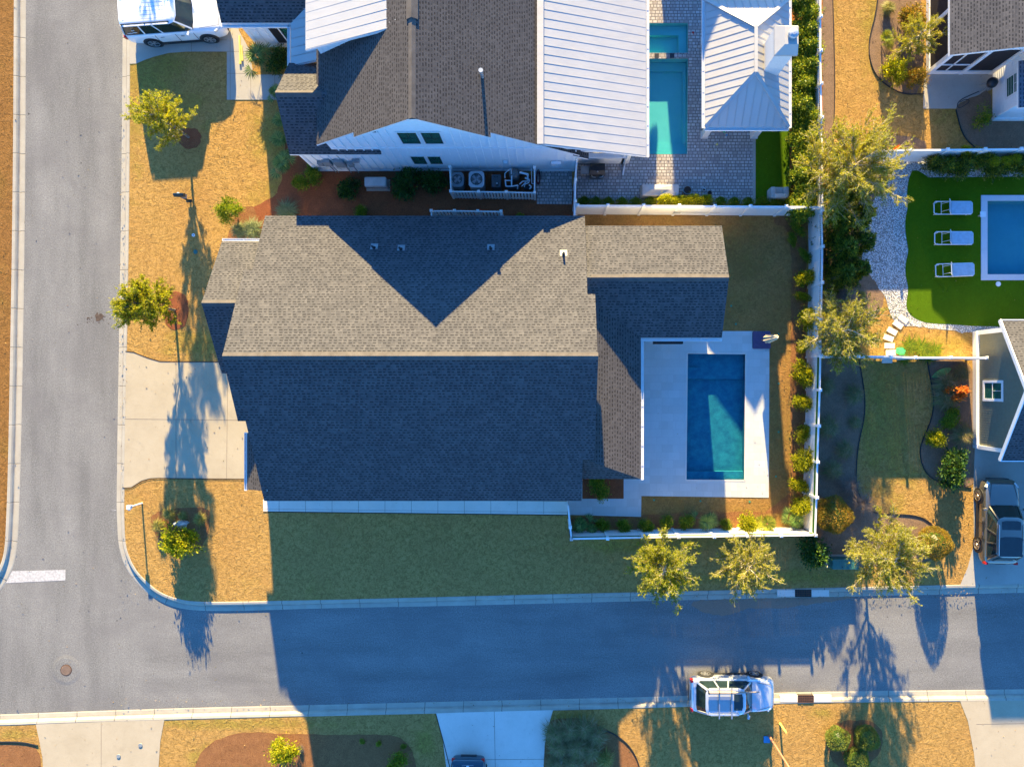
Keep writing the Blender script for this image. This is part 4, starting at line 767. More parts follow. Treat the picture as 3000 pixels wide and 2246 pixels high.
s = MB(); s.tube((10.92, 15.4, 5.9), (10.92, 15.4, 6.12), .2, .2, 20); s.lathe((10.92, 15.4, 6.12), [(.235, 0), (.2, .06), (.1, .1), (0.001, .11)], 20); s.build('flue_cowl', M['steel'], pv, smooth=False)

# ---- north-east house
ne = root('house', 'house with grey shingle roof and screened white porch in the top right corner', 'house', (23, 17, 0))
r = MB(); zt = lambda x: 3.2 + (x - 19.5) * .27
slab(r, [(19.5, 15.8, 3.2), (19.5, 27, 3.2), (30, 27, zt(30)), (30, 15.8, zt(30))], 'y', .16); r.build('roof', [M['shingle'], M['white']], ne)
r = MB(); slab(r, [(23.15, 13.45, 2.7), (23.15, 15.75, 2.7), (30, 15.75, 4.5), (30, 13.45, 4.5)], 'y', .14); r.build('porch_roof', [mat_shingle('blue_shingles', (0.11, 0.12, 0.14), (0.09, 0.10, 0.12), (0.15, 0.16, 0.18)), M['white']], ne)
w = MB(); w.box(23.6, 30, 13.9, 26, 0, 2.75); w.build('wall', M['siding'], ne)
s = MB(); s.box(20.12, 23.55, 16.3, 26, .02, .25); s.build('porch_floor', M['conc2'], ne)
s = MB(); s.box(20.15, 20.2, 16.5, 26, .3, 3.0); s.box(20.3, 23.55, 16.33, 16.38, .3, 3.1); s.build('screen', M['dark'], ne)
s = MB()
for (x, y) in ((20.2, 16.35), (21.9, 16.35), (23.45, 16.35)): s.box(x - .1, x + .1, y - .1, y + .1, .02, 3.1 + (x - 20) * .2)
for y in (18.6, 21): s.box(20.1, 20.3, y - .1, y + .1, .02, 3.05)
s.box(20.1, 23.5, 16.27, 16.42, .02, .35); s.box(20.08, 20.25, 16.3, 26, .02, .3); s.box(20.3, 21.8, 16.29, 16.41, 1.0, 1.08); s.box(20.3, 23.4, 16.27, 16.42, 2.75, 3.05); s.box(20.06, 20.26, 16.3, 26, 2.75, 3.05); s.box(20.9, 20.96, 16.29, 16.41, .3, 2.8); s.build('post', M['white'], ne)
window(ne, 14.55, 15.55, 1.15, 2.35, 23.6, 'x', -1, 'white', 'white')
b = MB(); z = .3
while z < 2.6: b.box(23.585, 23.6, 13.9, 16.3, z, z + .015); z += .17
b.box(23.5, 23.62, 13.84, 13.95, 0, 2.7); b.box(23.55, 30, 13.8, 13.9, 0.02, .25); b.build('trim', M['siding'], ne)

# ---- east house
eh_ = root('house', 'sage green sided gable house with white trim at the right edge', 'house', (25, 0, 0))
r = MB(); za = lambda y: 4.7 - .56 * abs(y + .38)
slab(r, [(22.25, -.38, 4.7), (32, -.38, 4.7), (32, 3.05, za(3.05)), (22.25, 3.05, za(3.05))], 'x', .15); slab(r, [(22.25, -.38, 4.7), (32, -.38, 4.7), (32, -3.82, za(-3.82)), (22.25, -3.82, za(-3.82))], 'x', .15)
r.build('roof', [M['shingle'], M['white']], eh_)
w = MB(); wall_ridge_x(w, 22.72, 32, -3.4, 2.65, -.38, 2.85, 4.5, 0.0); w.build('wall', M['greensiding'], eh_)
b = MB(); y = -3.3
while y < 2.6:
    b.box(22.70, 22.72, y, y + .022, .3, za(y) - .25); y += .125
b.build('siding_board', M['greensiding'], eh_)
b = MB(); b.box(22.55, 22.74, -3.45, 2.7, 0.0, .32); b.box(22.62, 22.76, 2.5, 2.72, .32, 2.9); b.box(22.62, 22.76, -3.48, -3.28, .32, 2.85)
b.beam((22.24, 3.05, za(3.05) - .09), (22.24, -.38, 4.61), .05, .2); b.beam((22.24, -3.82, za(-3.82) - .09), (22.24, -.38, 4.61), .05, .2); b.box(22.24, 32, 3.03, 3.08, 2.62, 2.82); b.box(22.24, 32, -3.87, -3.82, 2.6, 2.8); b.build('trim', M['white'], eh_)
window(eh_, -.85, .0, .75, 2.15, 22.71, 'x', -1, 'white', 'white', tr=.11)

# ---- unseen house added north of the frame, sized to shade the north patio
nn = root('house', 'unseen two-storey house added beyond the top edge to shade the north patio', 'house', (8.2, 31, 0))
w = MB(); wall_ridge_x(w, 5.6, 10.7, 26.8, 33, 30, 4.6, 6.2); w.build('wall', M['siding'], nn)
r = MB(); slab(r, [(5.15, 30, 6.5), (10.95, 30, 6.5), (10.95, 26.4, 4.4), (5.15, 26.4, 4.4)], 'x'); slab(r, [(5.15, 30, 6.5), (10.95, 30, 6.5), (10.95, 33.6, 4.4), (5.15, 33.6, 4.4)], 'x'); r.build('roof', [M['shingle'], M['white']], nn)

for x0 in (-12.2, -8.6, -5.0, -1.6): window(house, x0, x0 + 1.0, .9, 2.3, -5.35)
for x0 in (-9.5, -4.5): window(house, x0, x0 + 1.0, 1.0, 2.3, 7.70, 'y', 1)
window(house, 2.75, 4.6, .15, 2.2, 2.55); window(house, -4.2, -2.4, .12, 2.2, 1.55, 'x', 1); window(house, -1.6, .4, .12, 2.2, 1.55, 'x', 1); window(house, 4.4, 5.4, 1.0, 2.2, 8.1, 'x', 1)
g = MB(); g.box(-13.26, -13.2, -5.0, -2.3, .02, 2.3)
for z in (.6, 1.15, 1.7): g.box(-13.275, -13.26, -5.0, -2.3, z, z + .03)
g.build('garage_door', M['white'], house)
g = MB(); g.box(-15.36, -15.3, 2.6, 5.4, .02, 2.3)
for z in (.6, 1.15, 1.7): g.box(-15.375, -15.36, 2.6, 5.4, z, z + .03)
g.build('garage_door', M['white'], house)
M['hedgescreen'] = mat_grass('leafy_screen', (0.03, 0.10, 0.012), (0.05, 0.16, 0.02), (0.4, 0.6), 0.03, 0.4)
# ------------------------------------------------------------------ fences
def fence(label, px_posts, hh=1.83, style='top', name='fence', cat='fence', first=True, pw=.13, start=True, green=99):
    """px_posts: ground pixels of the posts in order"""
    P = [W(*p) for p in px_posts]; c = P[0]
    rt = root(name, label, cat, (c.x, c.y, 0))
    for p in (P if start else P[1:]):
        m = MB(); m.box(p.x - pw / 2, p.x + pw / 2, p.y - pw / 2, p.y + pw / 2, 0, hh + .06); m.box(p.x - pw * .62, p.x + pw * .62, p.y - pw * .62, p.y + pw * .62, hh + .06, hh + .10)
        t = pw * .62; m.face([(p.x - t, p.y - t, hh + .10), (p.x + t, p.y - t, hh + .10), (p.x, p.y, hh + .15)]); m.face([(p.x + t, p.y - t, hh + .10), (p.x + t, p.y + t, hh + .10), (p.x, p.y, hh + .15)]); m.face([(p.x + t, p.y + t, hh + .10), (p.x - t, p.y + t, hh + .10), (p.x, p.y, hh + .15)]); m.face([(p.x - t, p.y + t, hh + .10), (p.x - t, p.y - t, hh + .10), (p.x, p.y, hh + .15)])
        m.build('post', M['vinyl'], rt)
    for ip, (a, b) in enumerate(zip(P, P[1:])):
        d = (b - a).normalized(); A = a + d * pw / 2; B = b - d * pw / 2; L = (B - A).length; m = MB()
        if style == 'top':       # solid boards with an open picket band on top
            m.beam(A + Vector((0, 0, hh - .04)), B + Vector((0, 0, hh - .04)), .085, .05); m.beam(A + Vector((0, 0, hh - .37)), B + Vector((0, 0, hh - .37)), .05, .09); m.beam(A + Vector((0, 0, .12)), B + Vector((0, 0, .12)), .05, .14)
            n = int(L / .155)
            for k in range(n): p = A.lerp(B, (k + .5) / n); q = A.lerp(B, (k + .5) / n) ; hw = d * (L / n * .485); m.beam(p - hw + Vector((0, 0, (hh - .3) / 2)), p + hw + Vector((0, 0, (hh - .3) / 2)), .022, hh - .48)
            n = int(L / .10)
            for k in range(n): p = A.lerp(B, (k + .5) / n); m.beam(p + Vector((0, 0, hh - .33)), p + Vector((0, 0, hh - .06)), .04, .02, up=d)
        elif style == 'solid':
            m.beam(A + Vector((0, 0, hh - .04)), B + Vector((0, 0, hh - .04)), .085, .06); m.beam(A + Vector((0, 0, .12)), B + Vector((0, 0, .12)), .05, .14)
            n = int(L / .155)
            for k in range(n): p = A.lerp(B, (k + .5) / n); hw = d * (L / n * .485); m.beam(p - hw + Vector((0, 0, hh / 2)), p + hw + Vector((0, 0, hh / 2)), .022, hh - .16)
        else:                    # spaced pickets
            m.beam(A + Vector((0, 0, hh - .03)), B + Vector((0, 0, hh - .03)), .06, .06); m.beam(A + Vector((0, 0, .15)), B + Vector((0, 0, .15)), .05, .08); sd = Vector((-d.y, d.x, 0))
            n = int(L / .16)
            for k in range(n):
                p = A.lerp(B, (k + .5) / n)
                for s_ in (1, -1): m.beam(p + sd * .03 * s_ + Vector((0, 0, .03)), p + sd * .03 * s_ + Vector((0, 0, hh)), .1, .012, up=sd)
        m.build('panel', M['vinyl'], rt)
        if style == 'top' and ip >= green: m = MB(); m.beam(A + Vector((0, 0, hh - .21)), B + Vector((0, 0, hh - .21)), .075, .24); m.build('leafy_screen', M['hedgescreen'], rt)
    return rt
kf = 1 - 1.83 / H
def top2base(pts, h=1.83): k = 1 - h / H; return [(NX + (x - NX) * k, NY + (y - NY) * k) for x, y in pts]
fence('white vinyl fence with picket top on the north side of the centre pool yard', [(1688, 628)] + [(1771.5, 628), (1871, 628.5), (1970.5, 629), (2069.5, 630), (2168.5, 630.5), (2267.8, 631), (2367, 632)])
EB = top2base([(2409.5, 722), (2408, 828), (2406, 934), (2404, 1040), (2402, 1142), (2398.5, 1247), (2395, 1353), (2392.5, 1457), (2388.5, 1567)])
fence('white vinyl fence down the east side of the centre pool yard', [(2367, 632)] + EB, start=False, green=4)
SB = top2base([(1674, 1578), (1780, 1576), (1884, 1574), (1988, 1572), (2092, 1571), (2190, 1569), (2288, 1568)])
fence('white vinyl fence along the south side of the centre pool yard above the road', SB + [EB[-1]], style='top', green=0)
fence('short white fence piece joining the centre house to its pool yard fence', [(1661, 1460), (1667, 1522), SB[0]], start=False, style='solid')
fence('white fence between the north house wall and the straw bed', top2base([(1690, 466), (1686, 527), (1685, 590), (1683, 645)]), style='solid')
fence('white vinyl fence behind the tall leafy hedge in the north yard', top2base([(2404, -60), (2404, 50), (2404, 150), (2405, 246), (2407, 345), (2409, 450), (2410, 615)]), style='top')
fence('white vinyl fence north of the green turf pool yard', top2base([(2552, 441), (2665, 440), (2775, 439), (2885, 438), (2990, 437), (3095, 436)]), style='solid')
fence('white vinyl fence running east from the pool yard to the sage house', top2base([(2410, 1044), (2517, 1044), (2612, 1044), (2684, 1047), (2788, 1047), (2893, 1048)]), style='solid', hh=1.7)
fence('low white fence spur beside the sunny weedy patch', top2base([(2400, 1000), (2401, 1043)]), style='solid', pw=.1)
def pen(label, px, h=1.25):
    return fence(label, px, hh=h, style='picket', name='equipment_fence', pw=.12)
pen('white picket screen around the outdoor units of the north house', top2base([(1318, 489), (1321, 561), (1402, 562), (1483, 563), (1566, 565), (1566, 491)], 1.25))
pen('small white picket screen behind the north eave of the centre house', top2base([(1264, 655), (1264, 618), (1332, 618), (1400, 619), (1468, 620), (1468, 657)], 1.25))

# ------------------------------------------------------------------ cars
def car(name, label, loc, rz, L, Wd, Ht, belt, hood, xw, paint, roof_rails=True, coupe=False, glassroof=None, boxy=0.0):
    """x forward; xw = dict of stations (fractions of L from the rear)"""
    rt = root(name, label, 'car', loc, rz, world=False); hl = L / 2; hw = Wd / 2; gz = .17
    X = lambda f: -hl + f * L
    st = [(0.0, .80, .60 * belt + .1, .42), (0.012, .90, belt * .92, .32), (0.05, .97, belt * .99, .24), (0.16, 1.0, belt, .2), (0.36, 1.0, belt, .2), (xw['cowl'] - .02, .995, belt * .985, .2), (xw['cowl'] + .06, .985, (belt * .4 + hood * .6), .2), (0.86, .975, hood * .975, .2), (0.94, .93, hood * .90, .22), (0.982, .84, hood * .80, .26), (1.0, .70, hood * .68, .34)]
    if coupe: st[0] = (0, .8, belt * .86, .4)
    rings = []
    for f, wf, zt, zb in st:
        w = hw * wf; x = X(f)
        half = [(w * .80, zb), (w * .97, zb + .08), (w, zb + (zt - zb) * .45), (w * .985, zb + (zt - zb) * .80), (w * .93, zt - .03), (w * .78, zt + .01), (w * .35, zt + .028)]
        rings.append([(x, a, b) for a, b in half] + [(x, -a, b) for a, b in half[::-1]])
    b = MB()
    for r0, r1 in zip(rings, rings[1:]):
        n = len(r0)
        for k in range(n): b.face([r0[k], r0[(k + 1) % n], r1[(k + 1) % n], r1[k]])
    b.face(rings[0][::-1]); b.face(rings[-1])
    body = b.build('body', paint, rt, smooth=True, sub=1)
    # greenhouse
    xr0, xr1, xf1, xf0 = X(xw['rg0']), X(xw['rg1']), X(xw['ws1']), X(xw['cowl'])
    wb = hw * .90; wr = hw * (.74 if not boxy else .78); zb = belt - .01; zr = Ht - .06
    bowf = .10; bowr = .05
    def ring(x0, x1, w, z, ins=0):
        return [(x0 - 0, -w * .55, z), (x0 + bowr * 1.2, -w * .9, z), (x0 + .22, -w, z), ((x0 + x1) / 2, -w * 1.01, z), (x1 - .35, -w, z), (x1 - bowf, -w * .88, z), (x1, -w * .5, z), (x1, w * .5, z), (x1 - bowf, w * .88, z), (x1 - .35, w, z), ((x0 + x1) / 2, w * 1.01, z), (x0 + .22, w, z), (x0 + bowr * 1.2, w * .9, z), (x0, w * .55, z)]
    lo = ring(xr0, xf0, wb, zb); hi = ring(xr1, xf1, wr, zr)
    g = MB(); n = len(lo)
    for k in range(n): g.face([lo[k], lo[(k + 1) % n], hi[(k + 1) % n], hi[k]])
    g.face(hi)
    g.build('window_glass', M['carglass'], rt)
    rf = MB(); top = ring(xr1 - .03, xf1 + .03, wr + .025, zr - .015); mid = ring(xr1 + .03, xf1 - .05, wr * .97, zr + .03); cen = ring(xr1 + .18, xf1 - .25, wr * .72, Ht)
    for a, c in ((top, mid), (mid, cen)):
        for k in range(n): rf.face([a[k], a[(k + 1) % n], c[(k + 1) % n], c[k]])
    rf.face(cen); roof = rf.build('roof', paint, rt, smooth=True)
    pl = MB()
    def lp(k, t, out=.012): 
        a = Vector(lo[k]).lerp(Vector(hi[k]), t); s_ = 1 if a.y > 0 else -1; return a + Vector((0, s_ * out, .01))
    for side in (0, 1):
        ks = [1, 2, 3, 4, 5] if side == 0 else [12, 11, 10, 9, 8]
        pl.beam(lp(ks[4], 0), lp(ks[4], 1), .07, .05); pl.beam(lp(ks[0], 0), lp(ks[0], 1), .11, .05)
        for t_ in xw.get('pillars', (0.36, 0.64)):
            A = Vector(lo[ks[1]]).lerp(Vector(lo[ks[3]]), t_); B = Vector(hi[ks[1]]).lerp(Vector(hi[ks[3]]), t_); s_ = 1 if A.y > 0 else -1
            pl.beam(A + Vector((0, s_ * .012, 0)), B + Vector((0, s_ * .012, 0)), .07, .03, up=(0, s_, 0))
        pl.beam(lp(ks[1], 0, .02), lp(ks[3], 0, .02), .03, .03); pl.beam(lp(ks[1], 1, .01), lp(ks[3], 1, .01), .05, .05)
    pl.build('pillar', paint, rt)
    # wheels
    wr_ = .345 if Ht < 1.8 else .40
    for f in (xw['rw'], xw['fw']):
        for s_ in (1, -1):
            x = X(f); y = s_ * (hw - .10)
            a = MB(); a.tube((x, s_ * (hw - .35), wr_ + .03), (x, s_ * (hw + .004), wr_ + .03), wr_ + .075, wr_ + .075, 24); a.build('wheel_arch', M['black'], rt)
            t = MB()
            prof = [(wr_ * .72, .12), (wr_ * .97, .115), (wr_, .07), (wr_, -.07), (wr_ * .97, -.115), (wr_ * .72, -.12)]; nn = 24; R = []
            for rr, o_ in prof: R.append([(x + rr * math.cos(2 * math.pi * k / nn), y + o_ , wr_ - .12 + .12 + rr * math.sin(2 * math.pi * k / nn)) for k in range(nn)])
            for a_, b_ in zip(R, R[1:]):
                for k in range(nn): t.face([a_[k], a_[(k + 1) % nn], b_[(k + 1) % nn], b_[k]])
            wh = t.build('wheel', M['rubber'], rt, smooth=True)
            rm = MB(); yo = y + s_ * .10; rm.tube((x, yo - s_ * .02, wr_), (x, yo - s_ * .015, wr_), wr_ * .72, wr_ * .72, 24)
            rim = rm.build('rim_disc', M['black'], wh); sp = MB()
            for k in range(10):
                an = k * 2 * math.pi / 10 + (.12 if k % 2 else -.12); sp.beam((x + .04 * math.cos(an), yo, wr_ + .04 * math.sin(an)), (x + wr_ * .68 * math.cos(an), yo, wr_ + wr_ * .68 * math.sin(an)), .045, .03, up=(0, 1, 0))
            for k in range(24):
                a0, a1 = 2 * math.pi * k / 24, 2 * math.pi * (k + 1) / 24; sp.beam((x + wr_ * .69 * math.cos(a0), yo + s_ * .01, wr_ + wr_ * .69 * math.sin(a0)), (x + wr_ * .69 * math.cos(a1), yo + s_ * .01, wr_ + wr_ * .69 * math.sin(a1)), .03, .03, up=(0, 1, 0))
            sp.tube((x, yo, wr_), (x, yo + s_ * .03, wr_), .06, .05, 12); sp.build('rim', M['alloy'], wh)
    # lamps, mirrors, bumpers, trims
    for s_ in (1, -1):
        m = MB(); m.tube((X(.955), s_ * hw * .70, hood * .78), (X(.905), s_ * hw * .91, hood * .86), .085, .07, 10); m.build('headlight', M['lightlens'], rt, smooth=True)
        m = MB(); m.beam((X(.018), s_ * hw * .74, belt * .80), (X(.018), s_ * hw * .93, belt * .80), .14, .26 if not coupe else .14); m.build('tail_light', M['red'], rt, bevel=.02)
        m = MB(); xm = X(xw['cowl'] - .055); m.beam((xm, s_ * hw * .93, belt + .06), (xm, s_ * (hw + .05), belt + .09), .05, .04); m.beam((xm + .03, s_ * (hw + .02), belt + .09), (xm - .02, s_ * (hw + .20), belt + .10), .12, .15); m.build('mirror', paint, rt, bevel=.03)
    m = MB(); m.beam((X(.995), -hw * .6, .48), (X(.995), hw * .6, .48), .06, .2); m.build('grille', M['black'], rt)
    m = MB(); m.beam((X(.002), -hw * .45, .52), (X(.002), hw * .45, .52), .05, .16); m.beam((X(.008), -.26, belt * .78), (X(.008), .26, belt * .78), .03, .14); m.build('rear_plate_panel', M['black'], rt)
    for s_ in (1, -1): m = MB(); m.beam((X(.24), s_ * hw * .985, .30), (X(.76), s_ * hw * .985, .30), .07, .10); m.build('sill', M['black'], rt)
    m = MB()
    for f, q in ((xw['cowl'] - .03, 1),):
        for s_ in (1, -1): m.beam((X(f) + .1, s_ * hw * .85, belt + .03), (X(f) + .02, -s_ * .05 + s_ * .1, belt + .06), .025, .02)
    m.build('wiper', M['black'], rt)
    # door gaps
    for f in xw.get('doors', (.30, .47, .68)):
        for s_ in (1, -1): m = MB(); m.beam((X(f), s_ * hw * .990, .34), (X(f), s_ * hw * 1.0, belt * .62), .012, .02); m.beam((X(f), s_ * hw * 1.0, belt * .62), (X(f), s_ * hw * .97, belt * .93), .012, .02); m.build('door_gap', M['black'], rt)
    m = MB()
    for s_ in (1, -1): m.beam((X(xw['cowl'] + .05), s_ * hw * .80, hood + .048), (X(.955), s_ * hw * .62, hood * .925), .012, .012)
    m.beam((X(.955), -hw * .62, hood * .925), (X(.955), hw * .62, hood * .925), .012, .012); m.build('bonnet_gap', M['black'], rt)
    m = MB()
    for f in xw.get('handles', (.36, .53)):
        for s_ in (1, -1): m.beam((X(f) - .09, s_ * hw * 1.005, belt * .80), (X(f) + .09, s_ * hw * 1.005, belt * .80), .03, .03)
    m.build('door_handle', M['alloy'] if not coupe else paint, rt)
    if roof_rails:
        for s_ in (1, -1):
            m = MB(); y = s_ * wr * .93; m.tube((xr1 + .1, y, Ht + .025), (xf1 - .35, y, Ht + .025), .028, .028, 8)
            for t_ in (0, .5, 1): xx = (xr1 + .1) * (1 - t_) + (xf1 - .35) * t_; m.tube((xx, y, Ht - .06), (xx, y, Ht + .025), .03, .03, 8)
            m.build('roof_rail', M['black'] if boxy else M['alloy'], rt)
    if glassroof:
        for (f0, f1, wf) in glassroof:
            m = MB(); x0 = xr1 + (xf1 - xr1) * f0; x1 = xr1 + (xf1 - xr1) * f1; zz = Ht + .006
            m.prism([(x0, -wr * wf), (x1 - .05, -wr * wf), (x1, -wr * wf * .6), (x1, wr * wf * .6), (x1 - .05, wr * wf), (x0, wr * wf)], zz - .03, zz); m.build('sunroof', M['carglass'], rt)
    return rt, dict(X=X, hw=hw, xr0=xr0, xr1=xr1, xf1=xf1, wr=wr, zb=zb, zr=zr, wb=wb)
# white SUV, north-west drive
suv, q = car('parked_car', 'big white SUV with ribbed roof parked in the drive at the top left', (-19.2, 18.80, 0.015), math.radians(4.1), 5.18, 2.0, 1.88, 1.18, 1.16, dict(rg0=.012, rg1=.055, ws1=.60, cowl=.72, rw=.235, fw=.80, pillars=(.30, .60), doors=(.32, .52, .70), handles=(.38, .58)), M['carwhite'], True, boxy=1)
m = MB()
for y in (-.5, -.3, -.1, .1, .3, .5): m.beam((q['xr1'] + .18, y, 1.876), (q['xf1'] - .55, y, 1.876), .022, .012)
m.build('roof_rib', mat_plain('grey_groove', (0.33, 0.33, 0.34), 0.5), suv)
m = MB(); m.lathe((q['xf1'] - .28, .5, 1.87), [(.05, 0), (.04, .05), (.001, .08)], 10); m.build('antenna', M['carwhite'], suv)
def stroke(mb, pts, w_, up): 
    for a, b in zip(pts, pts[1:]): mb.beam(a, b, w_, .006, up=up)
m = MB(); zz = lambda t: q['zb'] + (q['zr'] - q['zb']) * t; yy = lambda t: -(q['wb'] + (q['wr'] - q['wb']) * t) - .03
for x0, amp, t0, n in ((q['xr0'] + .34, .06, .25, 9), (q['xr0'] + .62, .07, .3, 8), (q['xr0'] + .62, .05, .52, 6)):
    pts = [(x0 + k * .032, yy(t0 + (amp if k % 2 else -amp)), zz(t0 + (amp if k % 2 else -amp * .6))) for k in range(n)]; stroke(m, pts, .018, (0, -1, .4))
m.build('window_sticker', M['white'], suv)
# silver estate on the street
sil, q = car('parked_car', 'silver crossover with roof bars and a long tube parked on the street', (9.68, -16.20, -.13), 0.0, 4.42, 1.80, 1.66, 1.0, .98, dict(rg0=.06, rg1=.15, ws1=.60, cowl=.72, rw=.205, fw=.785, pillars=(.30, .62), doors=(.30, .48, .68)), M['carsilver'], True, glassroof=[(.70, .93, .62)])
m = MB()
for x in (q['xr1'] + .62, q['xr1'] + 1.25): m.beam((x, -q['wr'] - .12, 1.78), (x, q['wr'] + .12, 1.78), .06, .03)
for x in (q['xr1'] + .62, q['xr1'] + 1.25):
    for s_ in (1, -1): m.beam((x, s_ * q['wr'] * .93, 1.67), (x, s_ * q['wr'] * .93, 1.78), .08, .05)
m.build('roof_bar', M['alloy'], sil)
m = MB(); m.box(q['xr1'] + .1, q['xf1'] - .75, -.42, .30, 1.655, 1.672); m.build('roof_panel', M['alloy'], sil)
rt = root('roof_pipe', 'long brown carrier tube strapped along the roof bars of the silver car', 'tube', (9.0, -15.65, 1.7)); m = MB()
m.tube((8.2, -15.62, 1.74), (9.55, -15.62, 1.74), .075, .075, 14); m.tube((9.55, -15.62, 1.73), (10.75, -15.60, 1.70), .045, .03, 10); m.build('tube', mat_plain('brown_tube', (0.26, 0.21, 0.17), 0.5), rt)
m = MB(); 
for x in (8.2, 8.72, 9.34): m.tube((x - .02, -15.62, 1.74), (x + .02, -15.62, 1.74), .085, .085, 14)
m.build('strap', M['black'], rt)
# champagne SUV right edge
cs, q = car('parked_car', 'champagne coloured crossover with dark glass roof in the drive at the right edge', (23.50, -7.2, .015), math.radians(89), 4.40, 1.84, 1.66, 1.02, 1.0, dict(rg0=.05, rg1=.13, ws1=.58, cowl=.71, rw=.205, fw=.785, pillars=(.32, .62), doors=(.30, .48, .68)), M['carbeige'], True, glassroof=[(.70, .93, .70), (.02, .52, .84)])
# dark coupe bottom edge
cp_, q = car('parked_car', 'dark blue coupe with winged white badge, only its tail in view at the bottom edge', (-4.07, -21.72, .015), math.radians(-91), 4.6, 1.84, 1.36, .98, .95, dict(rg0=.10, rg1=.34, ws1=.54, cowl=.68, rw=.21, fw=.80, pillars=(.5,), doors=(.34, .66), handles=(.40,)), M['carblue'], False, coupe=True)
X = q['X']; m = MB()
m.beam((X(.03), -.80, 1.03), (X(.03), .80, 1.03), .16, .03); m.build('spoiler', M['carblue'], cp_)
m = MB(); m.prism([(X(.085), -.11), (X(.075), -.03), (X(.085), 0), (X(.075), .03), (X(.085), .11), (X(.06), .06), (X(.055), 0), (X(.06), -.06)], 1.0, 1.035); m.build('badge', M['white'], cp_)
m = MB(); m.beam((X(.05), -.3, 1.03), (X(.05), .3, 1.03), .02, .012); m.beam((X(.07), -.3, 1.025), (X(.07), -.14, 1.025), .02, .012); m.beam((X(.07), .14, 1.025), (X(.07), .3, 1.025), .02, .012); m.build('badge_bar', M['alloy'], cp_)

# ------------------------------------------------------------------ yard equipment
def ac_unit(x0, x1, y0, y1, hh, label, grey):
    A = W(x0, y1, hh); B = W(x1, y0, hh); cx, cy = (A.x + B.x) / 2, (A.y + B.y) / 2; wx, wy = (B.x - A.x) / 2, (B.y - A.y) / 2
    rt = root('air_conditioner', label, 'air conditioner', (cx, cy, 0), group='air conditioners in the picket screen'); m = MB(); c = .12
    poly = [(cx - wx + c, cy - wy), (cx + wx - c, cy - wy), (cx + wx, cy - wy + c), (cx + wx, cy + wy - c), (cx + wx - c, cy + wy), (cx - wx + c, cy + wy), (cx - wx, cy + wy - c), (cx - wx, cy - wy + c)]
    m.prism(poly, .05, hh); m.prism([(cx + (x - cx) * 1.03, cy + (y - cy) * 1.03) for x, y in poly], hh, hh + .03); m.build('casing', M[grey], rt, bevel=.02)
    R = min(wx, wy) * .80; m = MB(); m.lathe((cx, cy, hh), [(R, .04), (R, .055), (R * .92, .055), (R * .92, .032)], 28); m.build('fan_ring', M['black'], rt)
    m = MB(); m.tube((cx, cy, hh + .032), (cx, cy, hh + .034), R * .92, R * .92, 28); m.build('fan_well', M['dark'], rt)
    m = MB()
    for k in range(4):
        a = k * math.pi / 2 + .5; p = [Vector((cx, cy, hh + .045)), Vector((cx + R * .85 * math.cos(a), cy + R * .85 * math.sin(a), hh + .040)), Vector((cx + R * .85 * math.cos(a + .7), cy + R * .85 * math.sin(a + .7), hh + .052))]; m.face(p); 
    m.tube((cx, cy, hh + .04), (cx, cy, hh + .07), R * .22, R * .2, 12); m.build('fan_blade', M['acgrey'], rt)
    m = MB()
    for k in range(24): a = k * math.pi / 12; m.beam((cx + R * .2 * math.cos(a), cy + R * .2 * math.sin(a), hh + .075), (cx + R * math.cos(a), cy + R * math.sin(a), hh + .058), .008, .008)
    m.build('fan_grille', M['steel'], rt)
ac_unit(1322, 1358, 505, 547, .80, 'smaller grey air conditioner with four dark fan blades, first in the picket screen', 'acgrey')
ac_unit(1374, 1418, 502, 549, .95, 'larger grey air conditioner with a wide round fan, beside the smaller one', 'steel')
rt = root('pool_heater', 'dark rectangular pool heater between the air conditioner and the white pipes', 'pool heater', tuple(W(1453, 530)[:2]) + (0,)); A = W(1440, 548, .8); B = W(1467, 511, .8); m = MB(); m.box(A.x, B.x, A.y, B.y, .05, .8); m.build('casing', M['acdark'], rt, bevel=.02)
m = MB(); m.box(A.x + .12, A.x + .2, B.y - .17, B.y - .1, .80, .812); m.box(A.x + .26, A.x + .34, B.y - .17, B.y - .1, .80, .812); m.box(A.x + .22, A.x + .36, A.y + .05, A.y + .16, .80, .83); m.build('control_panel', M['black'], rt); m = MB(); m.box(A.x + .24, A.x + .32, A.y + .17, A.y + .21, .80, .81); m.build('sticker', M['white'], rt)
rt = root('pool_pump', 'black pool pumps under a tangle of white pipes inside the picket screen', 'pool pump', tuple(W(1520, 530)[:2]) + (0,))
m = MB(); c = W(1516, 552); m.tube((c.x - .5, c.y, .25), (c.x, c.y, .25), .15, .15, 14); m.tube((c.x, c.y, .1), (c.x, c.y, .45), .14, .12, 14); c = W(1540, 553); m.tube((c.x - .1, c.y, .2), (c.x + .35, c.y, .2), .12, .12, 12); c = W(1535, 515); m.tube((c.x - .4, c.y, .3), (c.x - .05, c.y, .3), .12, .12, 12); m.build('pump_body', M['black'], rt, smooth=False)
m = MB(); c = W(1508, 520); m.tube((c.x, c.y, 0), (c.x, c.y, .75), .27, .27, 20); m.lathe((c.x, c.y, .75), [(.27, 0), (.2, .1), (.09, .14), (.09, .22), (.001, .24)], 20); m.build('filter_tank', mat_plain('taupe_tank', (0.16, 0.14, 0.13), 0.5), rt)
m = MB()
def pp(lst, z=.6, r=.028): m.pipe([W(x, y, zz if zz else z) for x, y, zz in lst], r)
